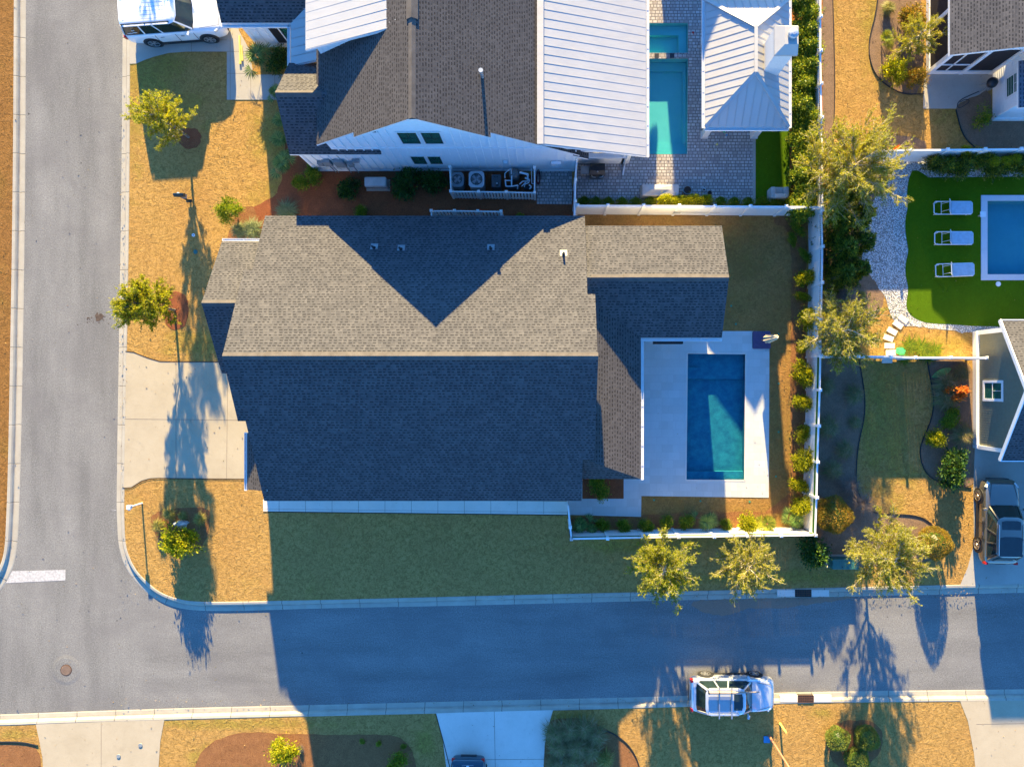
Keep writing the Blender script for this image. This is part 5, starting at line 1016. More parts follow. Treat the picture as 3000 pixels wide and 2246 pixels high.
pp([(1479, 522, 1.1), (1479, 508, 1.1), (1497, 493, 1.1), (1498, 510, 1.1)], r=.018); pp([(1480, 527, .6), (1482, 546, .6), (1500, 546, .6), (1517, 543, .6), (1516, 553, .4)], r=.034); pp([(1480, 529, .7), (1498, 529, .7), (1499, 543, .7)]); pp([(1499, 515, .9), (1499, 545, .6)], r=.032)
pp([(1522, 505, .8), (1535, 508, .8), (1547, 511, .8), (1546, 521, .6)], r=.055); pp([(1538, 521, .6), (1551, 527, .6), (1550, 532, .5)], r=.045); pp([(1522, 540, .5), (1531, 531, .6), (1547, 531, .6)]); pp([(1528, 546, .4), (1541, 534, .6)]); pp([(1536, 548, .4), (1538, 540, .5), (1550, 535, .6)]); pp([(1550, 541, .5), (1557, 548, .5), (1551, 554, .5)], r=.04); pp([(1557, 492, 1.0), (1558, 538, 1.0), (1568, 539, 1.0)], r=.015)
m.build('pipe', M['pvc'], rt, smooth=False)
rt = root('generator', 'pale rounded standby generator box between two bushes north of the centre house', 'generator', tuple(W(1100, 545)[:2]) + (0,)); A = W(1067, 546, .75); B = W(1131, 518, .75); m = MB(); m.box(A.x, B.x, A.y, B.y, .08, .78); m.build('housing', M['cover'], rt, bevel=.07); m = MB(); m.box(A.x - .05, B.x + .05, A.y - .05, B.y + .05, 0, .09); m.build('pad', M['conc2'], rt)
m = MB(); m.box(A.x + .04, B.x - .04, A.y - .012, A.y, .45, .5); m.build('vent_slot', M['acdark'], rt)
for (x, y, r_, nm) in ((1597, 497, .06, 'a'),): pass
rt = root('hose_reel', 'coiled dark red garden hose beside the picket screen', 'hose', tuple(W(1576, 525)[:2]) + (0,)); m = MB(); c = W(1577, 523)
for k in range(5):
    R = .14 + .02 * k
    for j in range(20): a0, a1 = j * math.pi / 10, (j + 1) * math.pi / 10; m.tube((c.x + R * .5 * math.cos(a0), c.y + R * 1.8 * math.sin(a0), .1 + k * .03), (c.x + R * .5 * math.cos(a1), c.y + R * 1.8 * math.sin(a1), .1 + k * .03), .013, .013, 5, False)
m.build('hose_coil', M['hose'], rt)
# grill
A = W(1727, 525, .9); B = W(1773, 483, .9); cx = (A.x + B.x) / 2; cy = 10.98
rt = root('barbecue', 'black gas barbecue with curved steel handles standing by the low white patio wall', 'barbecue', (cx, cy, 0)); m = MB(); m.box(cx - .36, cx + .36, cy - .26, cy + .3, .1, .84); m.build('cart', M['acdark'], rt, bevel=.02)
m = MB(); prof = [(-.34, .86), (-.30, 1.02), (-.14, 1.15), (.1, 1.15), (.27, 1.02), (.3, .86)]
for (a, za_), (b2, zb_) in zip(prof, prof[1:]): m.face([(cx - .38, cy + a, za_), (cx + .38, cy + a, za_), (cx + .38, cy + b2, zb_), (cx - .38, cy + b2, zb_)])
for s_ in (1, -1): m.face([(cx + .38 * s_, cy + a, z_) for a, z_ in prof])
m.build('lid', M['black'], rt); m = MB(); m.pipe([(cx - .30, cy - .32, .98), (cx - .26, cy - .42, 1.0), (cx - .1, cy - .44, 1.0)], .017); m.pipe([(cx + .30, cy - .32, .98), (cx + .26, cy - .42, 1.0), (cx + .1, cy - .44, 1.0)], .017); m.lathe((cx, cy - .18, 1.13), [(.045, 0), (.03, .02), (.001, .025)], 14); m.build('handle', M['alloy'], rt)
m = MB(); m.box(cx - .85, cx - .42, cy - .22, cy + .18, .84, .88); m.build('side_shelf', M['acgrey'], rt)
# covered furniture, pots
rt = root('covered_table', 'long low table under a pale grey cover at the south end of the north patio', 'covered table', tuple(W(1935, 556)[:2]) + (0,)); A = W(1880, 575, .7); B = W(1992, 537, .7); m = MB(); z0, z1 = 0.02, .66
lo = [(A.x, A.y, z0), (B.x, A.y, z0), (B.x, B.y, z0), (A.x, B.y, z0)]; hi = [(A.x + .05, A.y + .05, z1), (B.x - .05, A.y + .05, z1), (B.x - .05, B.y - .05, z1), (A.x + .05, B.y - .05, z1)]
for i in range(4): j = (i + 1) % 4; m.face([lo[i], lo[j], hi[j], hi[i]])
mid = (A.x * .5 + B.x * .5, (A.y + B.y) / 2 - .05, z1 + .05)
ridge = [(A.x + .5, (A.y + B.y) / 2, z1 + .10), (B.x - .5, (A.y + B.y) / 2, z1 + .04)]
m.face([hi[0], hi[1], ridge[1], ridge[0]]); m.face([hi[1], hi[2], ridge[1]]); m.face([hi[2], hi[3], ridge[0], ridge[1]]); m.face([hi[3], hi[0], ridge[0]]); m.build('cover', M['cover'], rt)
rt = root('covered_chair', 'armchair under a pale grey cover on the turf by the bark strip', 'covered chair', tuple(W(2287, 560)[:2]) + (0,)); A = W(2258, 583, .7); B = W(2315, 543, .7); m = MB(); m.prism([(A.x, A.y + .1), (A.x + .15, A.y), (B.x - .15, A.y), (B.x, A.y + .1), (B.x - .02, B.y), (A.x + .12, B.y), (A.x, B.y - .12)], .02, .42)
m.box(A.x + .03, A.x + .28, A.y + .06, B.y - .05, .42, .66); m.box(B.x - .3, B.x - .03, A.y + .06, B.y - .05, .42, .66); m.box(A.x + .15, B.x - .15, A.y + .02, A.y + .26, .42, .86); m.build('cover', M['cover'], rt, bevel=.06)
def pot(x, y, r_, hh, mat, label, plant=None):
    c = W(x, y, hh); rt = root('plant_pot', label, 'plant pot', (c.x, c.y, 0)); m = MB(); m.lathe((c.x, c.y, 0), [(r_ * .7, 0), (r_, hh), (r_ * .88, hh), (r_ * .8, hh - .06)], 20); m.build('pot', M[mat], rt); m = MB(); m.tube((c.x, c.y, hh - .08), (c.x, c.y, hh - .06), r_ * .84, r_ * .84, 20); m.build('soil', M['soil'], rt); return rt, c
p1, c1 = pot(2015, 556, .24, .45, 'acgrey', 'large grey pot holding a bushy plant on the north patio')
pot(2080, 565, .14, .3, 'clay', 'clay coloured pot, right one of the pot cluster by the hedge'); pot(2066, 576, .14, .3, 'bluecushion', 'pale blue rimmed pot nearest the fence hedge'); pot(2063, 555, .085, .22, 'pvc', 'smallest white rimmed pot of the cluster on the patio')
# closed parasol on its plum base
c = W(2230, 996); rt = root('parasol', 'closed beige parasol standing on a square plum base at the pool deck corner', 'parasol', (c.x, c.y, 0)); m = MB(); m.prism([(c.x + a, c.y + b2) for a, b2 in ((-.44, -.46), (.44, -.46), (.48, -.42), (.48, .42), (.44, .46), (-.44, .46), (-.48, .42), (-.48, -.42))], .02, .10); m.build('base', M['purple'], rt, bevel=.03)
m = MB(); m.tube((c.x, c.y, .1), (c.x, c.y, 2.5), .028, .028, 10); m.build('pole', M['wood'], rt); m = MB(); n = 16; R = []
for r_, z_ in ((.06, 2.58), (.10, 2.4), (.12, 2.0), (.15, 1.5), (.19, 1.05), (.12, 1.0)): R.append([(c.x + r_ * (1 + .35 * (k % 2)) * math.cos(2 * math.pi * k / n), c.y + r_ * (1 + .35 * (k % 2)) * math.sin(2 * math.pi * k / n), z_ + random.uniform(-.03, .03)) for k in range(n)])
for a, b2 in zip(R, R[1:]):
    for k in range(n): m.face([b2[k], b2[(k + 1) % n], a[(k + 1) % n], a[k]])
m.face(R[0]); m.build('canopy', M['canvas'], rt)
# sun loungers
def lounger():
    rt = root('sun_lounger', '', 'sun lounger', (0, 0, 0), group='sun loungers on the green turf', world=False); m = MB(); L, w_, z = 2.0, .66, .32
    m.pipe([(-L / 2, -w_ / 2 + .08, z), (-L / 2 + .08, -w_ / 2, z), (L / 2 - .08, -w_ / 2, z), (L / 2, -w_ / 2 + .08, z), (L / 2, w_ / 2 - .08, z), (L / 2 - .08, w_ / 2, z), (-L / 2 + .08, w_ / 2, z), (-L / 2, w_ / 2 - .08, z), (-L / 2, -w_ / 2 + .08, z)], .028)
    m.tube((-.62, -w_ / 2, z), (-.62, w_ / 2, z), .016); m.build('frame', M['vinyl'], rt)
    for x in (-.85, .85):
        for y in (-.29, .29): l = MB(); l.tube((x, y, 0), (x, y, z), .024, .024, 8); l.build('leg', M['vinyl'], rt)
    m = MB(); m.prism([(-.12, -w_ / 2 + .02), (L / 2 - .05, -w_ / 2 + .02), (L / 2 - .01, -w_ / 2 + .07), (L / 2 - .01, w_ / 2 - .07), (L / 2 - .05, w_ / 2 - .02), (-.12, w_ / 2 - .02)], z + .01, z + .035); m.build('seat_sling', M['bluecushion'], rt)
    m = MB(); m.beam((-.15, 0, z + .03), (-.52, 0, z + .60), .62, .03, up=(1, 0, .6)); m.build('backrest', M['bluecushion'], rt)
    m = MB(); 
    for s_ in (1, -1): m.tube((-.13, s_ * .31, z + .02), (-.53, s_ * .31, z + .62), .018); m.tube((-.62, s_ * .2, z), (-.45, s_ * .2, z + .5), .012)
    m.build('backrest_frame', M['vinyl'], rt); return rt
lg = lounger(); k32 = .32
for i, (x, y, lb, rz) in enumerate(((2791, 609.5, 'pale blue sun lounger with raised back nearest the hedge, north one of three', 0.0), (2793, 698, 'pale blue sun lounger with raised back, the middle one of three', .0), (2796, 791, 'pale blue sun lounger slightly turned, nearest the sage house', .03))):
    c = W(x, y, .3); loc = (c.x, c.y, .016)
    if i == 0: lg.location = loc; lg['label'] = lb
    else: copy_tree(lg, loc, rz, label=lb)
def simple(name, cat, label, c, parts, z=0):
    rt = root(name, label, cat, (c.x, c.y, 0))
    for pn, fn, mt in parts: m = MB(); fn(m); m.build(pn, M[mt], rt)
    return rt
c = W(2866, 633); simple('side_table', 'table', 'small square pale side table at the left edge of the right pool', c, [('top', lambda m: m.box(c.x - .14, c.x + .14, c.y - .14, c.y + .14, .38, .42), 'white'), ('leg', lambda m: m.tube((c.x, c.y, 0), (c.x, c.y, .38), .04), 'cover')])
c2 = W(2924, 832); simple('skimmer_lid', 'skimmer lid', 'round white skimmer lid in the turf below the right pool', c2, [('lid', lambda m: (m.tube((c2.x, c2.y, .016), (c2.x, c2.y, .035), .135, .13, 24)), 'white')])
# street pieces
def lid(x, y, r_, mat, label, z=0, name='valve_cover', cat='valve cover', hh=.03, n=20):
    c = W(x, y); rt = root(name, label, cat, (c.x, c.y, z)); m = MB(); m.tube((c.x, c.y, z), (c.x, c.y, z + hh), r_, r_ * .95, n); m.build('lid', M[mat], rt); return rt, c
lid(573, 738, .115, 'teal', 'round teal green utility lid in the lawn in front of the centre house'); l1, c = lid(567, 689, .085, 'pvc', 'pale round cleanout cap with dark centre in the lawn north of the teal lid'); m = MB(); m.tube((c.x, c.y, .03), (c.x, c.y, .037), .03, .03, 10); m.build('hole', M['black'], l1)
lid(522, 568, .085, 'pvc', 'small white cap in the dry lawn left of the mailbox'); 
for x, y, t in ((412, 2181, 'upper right'), (348, 2213, 'lower left')): lid(x, y, .11, 'acgrey', f'{t} round grey meter lid set in the bottom left driveway', .014)
for i, (x, y, t) in enumerate(((2142, 896, 'near the end of the wing roof'), (2156, 949, 'just above the pool deck'), (2281, 978, 'beside the parasol'), (2281, 1123, 'right of the dark end of the pool'), (2281, 1265, 'right of the sunlit deck corner'), (2273, 1395, 'right of the lower pool end'), (1916, 1464, 'first from the left below the deck'), (2052, 1467, 'second from the left below the deck'), (2196, 1469, 'third from the left below the deck'))):
    lid(x, y, .055, 'greenlid', f'small green sprinkler lid in the grass {t}', .004, 'sprinkler_lid', 'sprinkler lid', .02, 10)
# manhole
c = W(189, 1965); rt = root('manhole_cover', 'rusty round manhole cover in the asphalt at the bottom left', 'manhole cover', (c.x, c.y, -.13)); m = MB(); m.tube((c.x, c.y, -.13), (c.x, c.y, -.118), .30, .30, 32); m.build('frame', M['iron'], rt); m = MB()
for i in range(-5, 6):
    a = i * .048; e = math.sqrt(max(0, .26 ** 2 - a * a)); m.beam((c.x + a, c.y - e, -.113), (c.x + a, c.y + e, -.113), .026, .012); m.beam((c.x - e, c.y + a, -.112), (c.x + e, c.y + a, -.112), .02, .012)
m.build('lid', mat_plain('worn_iron', (0.27, 0.18, 0.12), 0.6, .3), rt)
pt = []; 
for k in range(40): a = 2 * math.pi * k / 40; pt.append((c.x + .70 * math.cos(a), c.y + .70 * math.sin(a) - .02))
mb = MB()
for k in range(40):
    a0, a1 = 2 * math.pi * k / 40, 2 * math.pi * (k + 1) / 40; f = lambda a, r_, z_: (c.x + r_ * math.cos(a), c.y + r_ * math.sin(a), z_)
    mb.face([f(a0, .80, -.1295), f(a1, .80, -.1295), f(a1, .62, -.121), f(a0, .62, -.121)]); mb.face([f(a0, .62, -.121), f(a1, .62, -.121), f(a1, .31, -.1215), f(a0, .31, -.1215)])
o = mb.build('manhole_collar', M['asphalt']); o['kind'] = 'structure'
def inlet(x0, x1, y0, y1, label):
    A = W(x0, y1); B = W(x1, y0); rt = root('storm_drain', label, 'storm drain', (A.x, A.y, -.1)); m = MB(); m.box(A.x, B.x, A.y, B.y, -.11, .023); m.build('recess', M['black'], rt); m = MB(); n = 7
    for k in range(n + 1): x = A.x + (B.x - A.x) * k / n; m.beam((x, A.y, .03), (x, B.y, .03), .02, .03)
    for k in range(5): y = A.y + (B.y - A.y) * k / 4; m.beam((A.x, y, .03), (B.x, y, .03), .02, .03)
    m.build('grate', M['iron'], rt); h_ = MB(); L = .95
    for (a, b2) in ((A.x - L, A.x - .01), (B.x + .01, B.x + L)): h_ = MB(); h_.box(a, b2, A.y + .02, B.y - .02, -.11, .026); h_.build('kerb_block', M['conc_new'], rt)
inlet(2329, 2376, 1726, 1747, 'square grated storm drain in the north kerb of the street'); inlet(2337, 2383, 2035, 2056, 'square grated storm drain in the south kerb of the street')
# mailbox
c = W(556, 588); rt = root('mailbox', 'dark green mailbox on a post in the dry front lawn', 'mailbox', (c.x, c.y, 0)); m = MB(); m.tube((c.x + .04, c.y - .05, 0), (c.x + .04, c.y - .05, 1.05), .05, .05, 8); m.box(c.x - .1, c.x + .18, c.y - .12, c.y + .02, .1, .2); m.build('post', M['mailgreen'], rt)
m = MB(); a = .32
prof = [(-.09, 1.05), (.09, 1.05), (.09, 1.17), (.06, 1.24), (0, 1.27), (-.06, 1.24), (-.09, 1.17)]
AA = [(c.x - .22, c.y + p_, z_) for p_, z_ in prof]; BB = [(c.x + .30, c.y + p_, z_) for p_, z_ in prof]
for i in range(7): j = (i + 1) % 7; m.face([AA[i], AA[j], BB[j], BB[i]])
m.face(AA[::-1]); m.face(BB); m.build('box', M['mailgreen'], rt); m = MB(); m.box(c.x + .02, c.x + .26, c.y - .10, c.y + .10, .80, .95); m.build('newspaper_box', M['clay'], rt)
# white marker post with box head
a = W(416.2, 1473.5); rt = root('street_light', 'short white square headed post light at the lawn corner by the kerb', 'post light', (a.x, a.y, 0)); m = MB(); m.tube(a, (a.x, a.y, 1.18), .045, .04, 10); m.build('post', M['white'], rt); m = MB(); m.box(a.x - .12, a.x + .10, a.y - .11, a.y + .09, 1.02, 1.22); m.box(a.x - .08, a.x + .02, a.y - .18, a.y - .11, 1.04, 1.14); m.build('head', M['white'], rt, bevel=.02)
# street lamp with brown pole and dome, bottom right
a = W(2252.5, 2153); rt = root('street_lamp', 'brown pole street lamp with bronze dome top at the bottom right', 'street lamp', (a.x, a.y, 0)); m = MB(); hh = 3.9; m.tube((a.x, a.y, 0), (a.x, a.y, .5), .075, .06, 12); m.tube((a.x, a.y, .5), (a.x, a.y, hh), .05, .045, 12); m.build('pole', mat_plain('copper_pole', (0.42, 0.17, 0.10), 0.5), rt)
m = MB(); m.lathe((a.x, a.y, hh), [(.06, -.05), (.2, .0), (.30, .12), (.28, .26), (.16, .38), (.001, .42)], 24); m.build('lamp_head', M['bronze'], rt, smooth=True)
c = W(2246, 2164); simple('utility_lid', 'utility box', 'square blue utility box lid at the foot of the street lamp', c, [('lid', lambda m: m.box(c.x - .16, c.x + .16, c.y - .17, c.y + .17, 0, .05), 'bluebox')])
a3 = W(2285, 2118); simple('marker_post', 'marker post', 'pale yellow marker post in the lawn beside the street lamp', a3, [('post', lambda m: m.tube((a3.x, a3.y, 0), (a3.x, a3.y, .95), .055, .05, 10), 'yellow')])
a4 = W(2015, 2070); simple('marker_stake', 'stake', 'thin dark stake at the kerb behind the silver car', a4, [('post', lambda m: m.tube((a4.x, a4.y, 0), (a4.x, a4.y, .7), .02, .02, 6), 'black')])
# transformer
A = W(2440, 1668, .75); B = W(2516, 1638, .75); rt = root('transformer', 'teal green transformer cabinet under the bare tree beside the round bush', 'transformer', ((A.x + B.x) / 2, (A.y + B.y) / 2, 0)); m = MB(); m.box(A.x, B.x, A.y, B.y, .05, .72); m.build('cabinet', M['teal'], rt, bevel=.03); m = MB(); m.box(A.x - .08, B.x + .08, A.y - .08, B.y + .08, 0, .06); m.build('pad', M['conc2'], rt); m = MB(); m.box(A.x + .02, B.x - .02, A.y - .01, A.y + .0, .3, .33); m.lathe((A.x + .5, A.y + .12, .72), [(.03, 0), (.02, .03), (.001, .03)], 8); m.build('latch', M['black'], rt)
# stepping stones, green bag, board, boulder, long planks
for i, (x, y, rz, t) in enumerate(((2646, 935, -.65, 'first from the turf'), (2630, 951, -.6, 'second from the turf'), (2613, 970, -.5, 'third from the turf'), (2602, 990, -.35, 'fourth from the turf'), (2605, 1013, -.02, 'fifth from the turf'), (2609, 1033, .05, 'last before the white fence'))):
    c = W(x, y); m = MB(); m.box(-.27, .27, -.145, .145, 0, .045); o = m.build('stepping_stone', M['conc_new'], None, bevel=.01); o.location = (c.x, c.y, .006); o.rotation_euler = (0, 0, rz); tag(o, f'pale rectangular stepping stone, {t}', 'stepping stone', 'stepping stones from the turf to the fence')
c = W(2598, 1057); m = MB(); m.box(-.28, .28, -.12, .12, 0, .045); o = m.build('stepping_stone', M['conc_new'], None, bevel=.01); o.location = (c.x, c.y, .006); tag(o, 'pale stepping stone just south of the white fence gate', 'stepping stone', 'stepping stones from the turf to the fence')
c = W(2637, 1028); m = MB(); pts = [(-.24, .12), (.02, .22), (.26, .10), (.22, -.17), (.0, -.22), (-.26, -.15)]; m.prism(pts, .01, .10); m.prism([(x * .7, y * .7) for x, y in pts], .10, .15); o = m.build('plastic_bag', M['brightgreen'], None, bevel=.04); o.location = (c.x, c.y, 0); o.rotation_euler = (0, 0, -.2); tag(o, 'bright green plastic sack lying by the white fence', 'sack')
c = W(2757, 1092); m = MB(); up_ = [(-.58 + 1.16 * k / 12, .20 * math.sin(math.pi * k / 12) ** .8) for k in range(13)]; m.prism(up_ + [(x, -y) for x, y in up_[1:-1][::-1]], 0.0, .05); o = m.build('paddle_board', M['board'], None, bevel=.015); o.location = (c.x, c.y, .03); o.rotation_euler = (0, 0, .42); tag(o, 'pale green pointed oval board lying on dark mulch by the sage house', 'board')
def boulder(x, y, sx, sy, sz, label):
    bm = bmesh.new(); bmesh.ops.create_icosphere(bm, subdivisions=3, radius=1)
    for v in bm.verts: n = 1 + .18 * math.sin(3.1 * v.co.x + 1.3) + .15 * math.sin(4.3 * v.co.y + 2 * v.co.z) + random.uniform(-.03, .03); v.co = Vector((v.co.x * sx * n, v.co.y * sy * n, max(-.05, v.co.z * sz * n)))
    me = bpy.data.meshes.new('boulder'); bm.to_mesh(me); bm.free(); me.materials.append(M['rock']); o = bpy.data.objects.new('boulder', me); COL.objects.link(o); c = W(x, y); o.location = (c.x, c.y, 0); tag(o, label, 'boulder')
boulder(532, 1533, .46, .2, .34, 'angular grey boulder behind the yellow green corner shrub'); boulder(1640, 2222, .22, .26, .25, 'smooth pale blue boulder among the ornamental grasses')
for i, (x, y, L_, t) in enumerate(((704, 148, 1.5, 'longer'), (710, 158, .8, 'shorter'))):
    c = W(x, y); m = MB(); m.box(-.035, .035, -L_ / 2, L_ / 2, 0, .05); m.box(-.05, .05, -L_ / 2, -L_ / 2 + .1, 0, .08); o = m.build('timber_length', M['yellow'], None); o.location = (c.x, c.y, .019); o.rotation_euler = (0, 0, .03 * (i + 1)); tag(o, f'{t} yellow pole lying on the walk beside the garage wall', 'pole')
# kettle grill top right
c = W(2878, 262); rt = root('kettle_barbecue', 'small round black kettle barbecue beside the top right house wall', 'barbecue', (c.x, c.y, 0)); m = MB(); m.lathe((c.x, c.y, .6), [(.02, 0), (.2, .05), (.27, .2), (.27, .24), (.22, .38), (.08, .45), (.001, .46)], 22); m.build('bowl', M['black'], rt, smooth=True)
for k in range(3): a_ = k * 2.1; l = MB(); l.tube((c.x + .12 * math.cos(a_), c.y + .12 * math.sin(a_), .65), (c.x + .26 * math.cos(a_), c.y + .26 * math.sin(a_), .02), .014); l.build('leg', M['alloy'], rt)
c = W(2850, 290); rt = root('garden_hose', 'black garden hose looping along the edge of the concrete patio', 'hose', (c.x, c.y, 0)); m = MB(); pts = smooth_poly([(2868, 268), (2845, 278), (2815, 292), (2803, 306), (2808, 318), (2826, 310), (2843, 296), (2830, 290), (2812, 300)], 2, False); m.pipe([W(x, y, .04) for x, y in pts], .018, 6); m.build('hose', M['black'], rt)
# wall lamp boxes etc: toys on patio
for i, (x, y, mt, t) in enumerate(((2121, 388, 'brightgreen', 'green'), (2128, 397, 'bluebox', 'blue'), (2030, 97, 'red', 'red'), (2100, 424, 'yellow', 'yellow'))):
    c = W(x, y); m = MB(); m.box(-.06, .06, -.025, .03, 0, .05); m.box(-.02, .02, -.06, .05, .01, .07); o = m.build('pool_toy', M[mt], None, bevel=.012); o.location = (c.x, c.y, .018); o.rotation_euler = (0, 0, i); tag(o, f'tiny {t} plastic toy lying on the north patio pavers', 'toy')
# pool net leaning on the fence, road writing
rt = root('pool_net', 'long pole pool net hung on the north fence above the wing roof', 'pool net', tuple(W(2020, 628)[:2]) + (0,)); m = MB(); y_ = W(2000, 628).y - .12; m.tube((W(1985, 617, .6).x, y_, .85), (W(2105, 619, .6).x, y_, .85), .016, .016, 6); m.build('pole', M['alloy'], rt); m = MB(); m.box(W(1965, 617).x, W(1984, 617).x, y_ - .03, y_, .78, .92); m.build('net', M['acgrey'], rt)
def writing(txt, x, y, size, label):
    cu = bpy.data.curves.new('road_writing', 'FONT'); cu.body = txt; cu.size = size; cu.extrude = 0.0; cu.materials.append(M['stopbar']); cu.space_character = 1.05; cu.shear = .15; cu.offset = -.008
    t = bpy.data.objects.new('tmp', cu); COL.objects.link(t); bpy.context.view_layer.update(); me = bpy.data.meshes.new_from_object(t.evaluated_get(bpy.context.evaluated_depsgraph_get())); bpy.data.objects.remove(t)
    o = bpy.data.objects.new('road_writing', me); COL.objects.link(o); c = W(x, y); o.location = (c.x, c.y, -.124); o.rotation_euler = (0, 0, math.radians(-90)); tag(o, label, 'writing'); return o
writing('o', 336, 955, .26, 'white painted survey ring at the road edge'); writing('TBM EL = 37.24', 338, 967, .24, 'white survey writing TBM EL = 37.24 along the road edge'); writing("\u00b12'", 331, 1035, .18, 'small white figures below the survey writing on the road')
writing('8 1/2 -  3.0+', 322, 1490, .24, 'faint white survey marks on the road near the corner'); writing("B'  .  o", 331, 1492, .17, 'fainter second row of white survey marks near the corner')
M['litter'] = mat_leaf('dry_leaves', [(0.10, 0.05, 0.02), (0.25, 0.14, 0.05), (0.42, 0.28, 0.12), (0.18, 0.16, 0.04)], 0.1)
# ------------------------------------------------------------------ plants
def unit(v): return v / np.maximum(1e-9, np.linalg.norm(v, axis=1, keepdims=True))
def np_mesh(name, V, Fq, mat, parent=None, nside=4):
    me = bpy.data.meshes.new(name); nf = len(Fq); me.vertices.add(len(V)); me.vertices.foreach_set('co', V.astype(np.float32).ravel())
    me.loops.add(nf * nside); me.loops.foreach_set('vertex_index', Fq.astype(np.int32).ravel()); me.polygons.add(nf)
    me.polygons.foreach_set('loop_start', np.arange(0, nf * nside, nside, dtype=np.int32)); me.update(calc_edges=True); me.validate(verbose=False)
    me.materials.append(M[mat]); o = bpy.data.objects.new(name, me); COL.objects.link(o)
    if parent is not None: o.parent = parent
    return o
def leafquads(C, D, size, aspect=.5, jit=.35, flat=0.0):
    n = len(C); D = unit(D + RNG.normal(0, jit, (n, 3))); R = RNG.normal(0, 1, (n, 3)); R[:, 2] *= (1 - flat); Sd = unit(np.cross(D, R)); s = (size * RNG.uniform(.6, 1.35, (n, 1)))
    tip = C + D * s * .6; bas = C - D * s * .5; a = C + Sd * s * aspect * .5; b = C - Sd * s * aspect * .5
    return np.stack([bas, a, tip, b], 1).reshape(-1, 3)
def foliage(name, C, D, size, mat, parent, aspect=.5, jit=.35, flat=0.0):
    V = leafquads(C, D, size, aspect, jit, flat); return np_mesh(name, V, np.arange(len(V)).reshape(-1, 4), mat, parent)
def segs_mesh(name, segs, mat, parent, n=5):
    Vs = []; Fs = []; k = 0; ang = np.linspace(0, 2 * np.pi, n, endpoint=False)
    for a, b, r0, r1 in segs:
        a = np.array(a, float); b = np.array(b, float); d = b - a; L = np.linalg.norm(d)
        if L < 1e-5: continue
        d /= L; h = np.array([0, 0, 1.]) if abs(d[2]) < .9 else np.array([1., 0, 0]); q = np.cross(d, h); q /= np.linalg.norm(q); p = np.cross(q, d)
        ring = np.cos(ang)[:, None] * q + np.sin(ang)[:, None] * p; Vs += [a + ring * r0, b + ring * r1]
        for i in range(n): j = (i + 1) % n; Fs.append([k + i, k + j, k + n + j, k + n + i])
        k += 2 * n
    return np_mesh(name, np.concatenate(Vs), np.array(Fs), mat, parent)
def proto(name, cat): 
    o = bpy.data.objects.new(name, None); COL.objects.link(o); o.empty_display_size = .2; o['category'] = cat; return o
def mk_tree(h, r, mat, bark, nl=11, nt=11, leafn=6, size=.075, name='street_tree', low=.22, up=.9, droop=0.0, twigr=.0045, kn=1.0):
    rt = proto(name, 'tree'); segs = []; C = []; D = []
    trunk_top = np.array([RNG.normal(0, .08), RNG.normal(0, .08), h * .92]); pts = [np.zeros(3), np.array([.02, .01, h * low]), trunk_top * np.array([.5, .5, .62]), trunk_top]
    tr = [(pts[0], pts[1], .07, .058), (pts[1], pts[2], .058, .035), (pts[2], pts[3], .035, .01)]
    for i in range(nl):
        f = low + (.93 - low) * (i + RNG.uniform(0, .8)) / nl; p0 = np.array([0, 0, h * f]); az = i * 2.4 + RNG.uniform(-.4, .4)
        rr = r * (1.0 - .62 * max(0, f - .45) / .55) * RNG.uniform(.88, 1.08) * (.8 + .5 * min(1, f / .45) * .5); el = up * RNG.uniform(.55, 1.15)
        dirn = np.array([math.cos(az), math.sin(az), el]); dirn /= np.linalg.norm(dirn[:2]); L = rr
        prev = p0; nseg = 5; dcur = dirn.copy(); r0 = .022 + .012 * (1 - f)
        for sgi in range(nseg):
            nx = prev + dcur * L / nseg; segs.append((prev, nx, r0 * (1 - sgi / nseg) + .005, r0 * (1 - (sgi + 1) / nseg) + .005))
            for _ in range(max(1, int(nt / nseg * (1.3 if sgi > 0 else .5)))):
                t = RNG.uniform(0, 1); b0 = prev + (nx - prev) * t; td = dcur / np.linalg.norm(dcur) * 1.2 + RNG.normal(0, .6, 3); td[2] = abs(td[2]) * .8 - droop; td /= np.linalg.norm(td); tl = r * RNG.uniform(.14, .34) * kn
                b1 = b0 + td * tl * .55; td2 = td + RNG.normal(0, .3, 3); b2 = b1 + td2 / np.linalg.norm(td2) * tl * .5
                segs += [(b0, b1, twigr, twigr * .8), (b1, b2, twigr * .8, twigr * .4)]
                for _k in range(3):
                    td3 = td + RNG.normal(0, .8, 3); td3 /= np.linalg.norm(td3); bb = b0 + (b2 - b0) * RNG.uniform(.2, .95); be = bb + td3 * tl * .35; segs.append((bb, be, twigr * .55, twigr * .35))
                    m_ = leafn; tt = RNG.uniform(.1, 1.05, (m_, 1)); C.append(bb + (be - bb) * tt + RNG.normal(0, .025, (m_, 3))); D.append(np.repeat(td3[None], m_, 0))
                m_ = leafn; tt = RNG.uniform(.2, 1.05, (m_, 1)); C.append(b0 + (b2 - b0) * tt + RNG.normal(0, .02, (m_, 3))); D.append(np.repeat(td[None], m_, 0))
            prev = nx; dcur = dcur + RNG.normal(0, .10, 3); dcur[2] -= droop * .3
    segs_mesh('trunk', tr, 'bk', rt, 8); segs_mesh('limbs', segs, bark, rt, 4); foliage('crown', np.concatenate(C), np.concatenate(D), size, mat, rt, .5); return rt
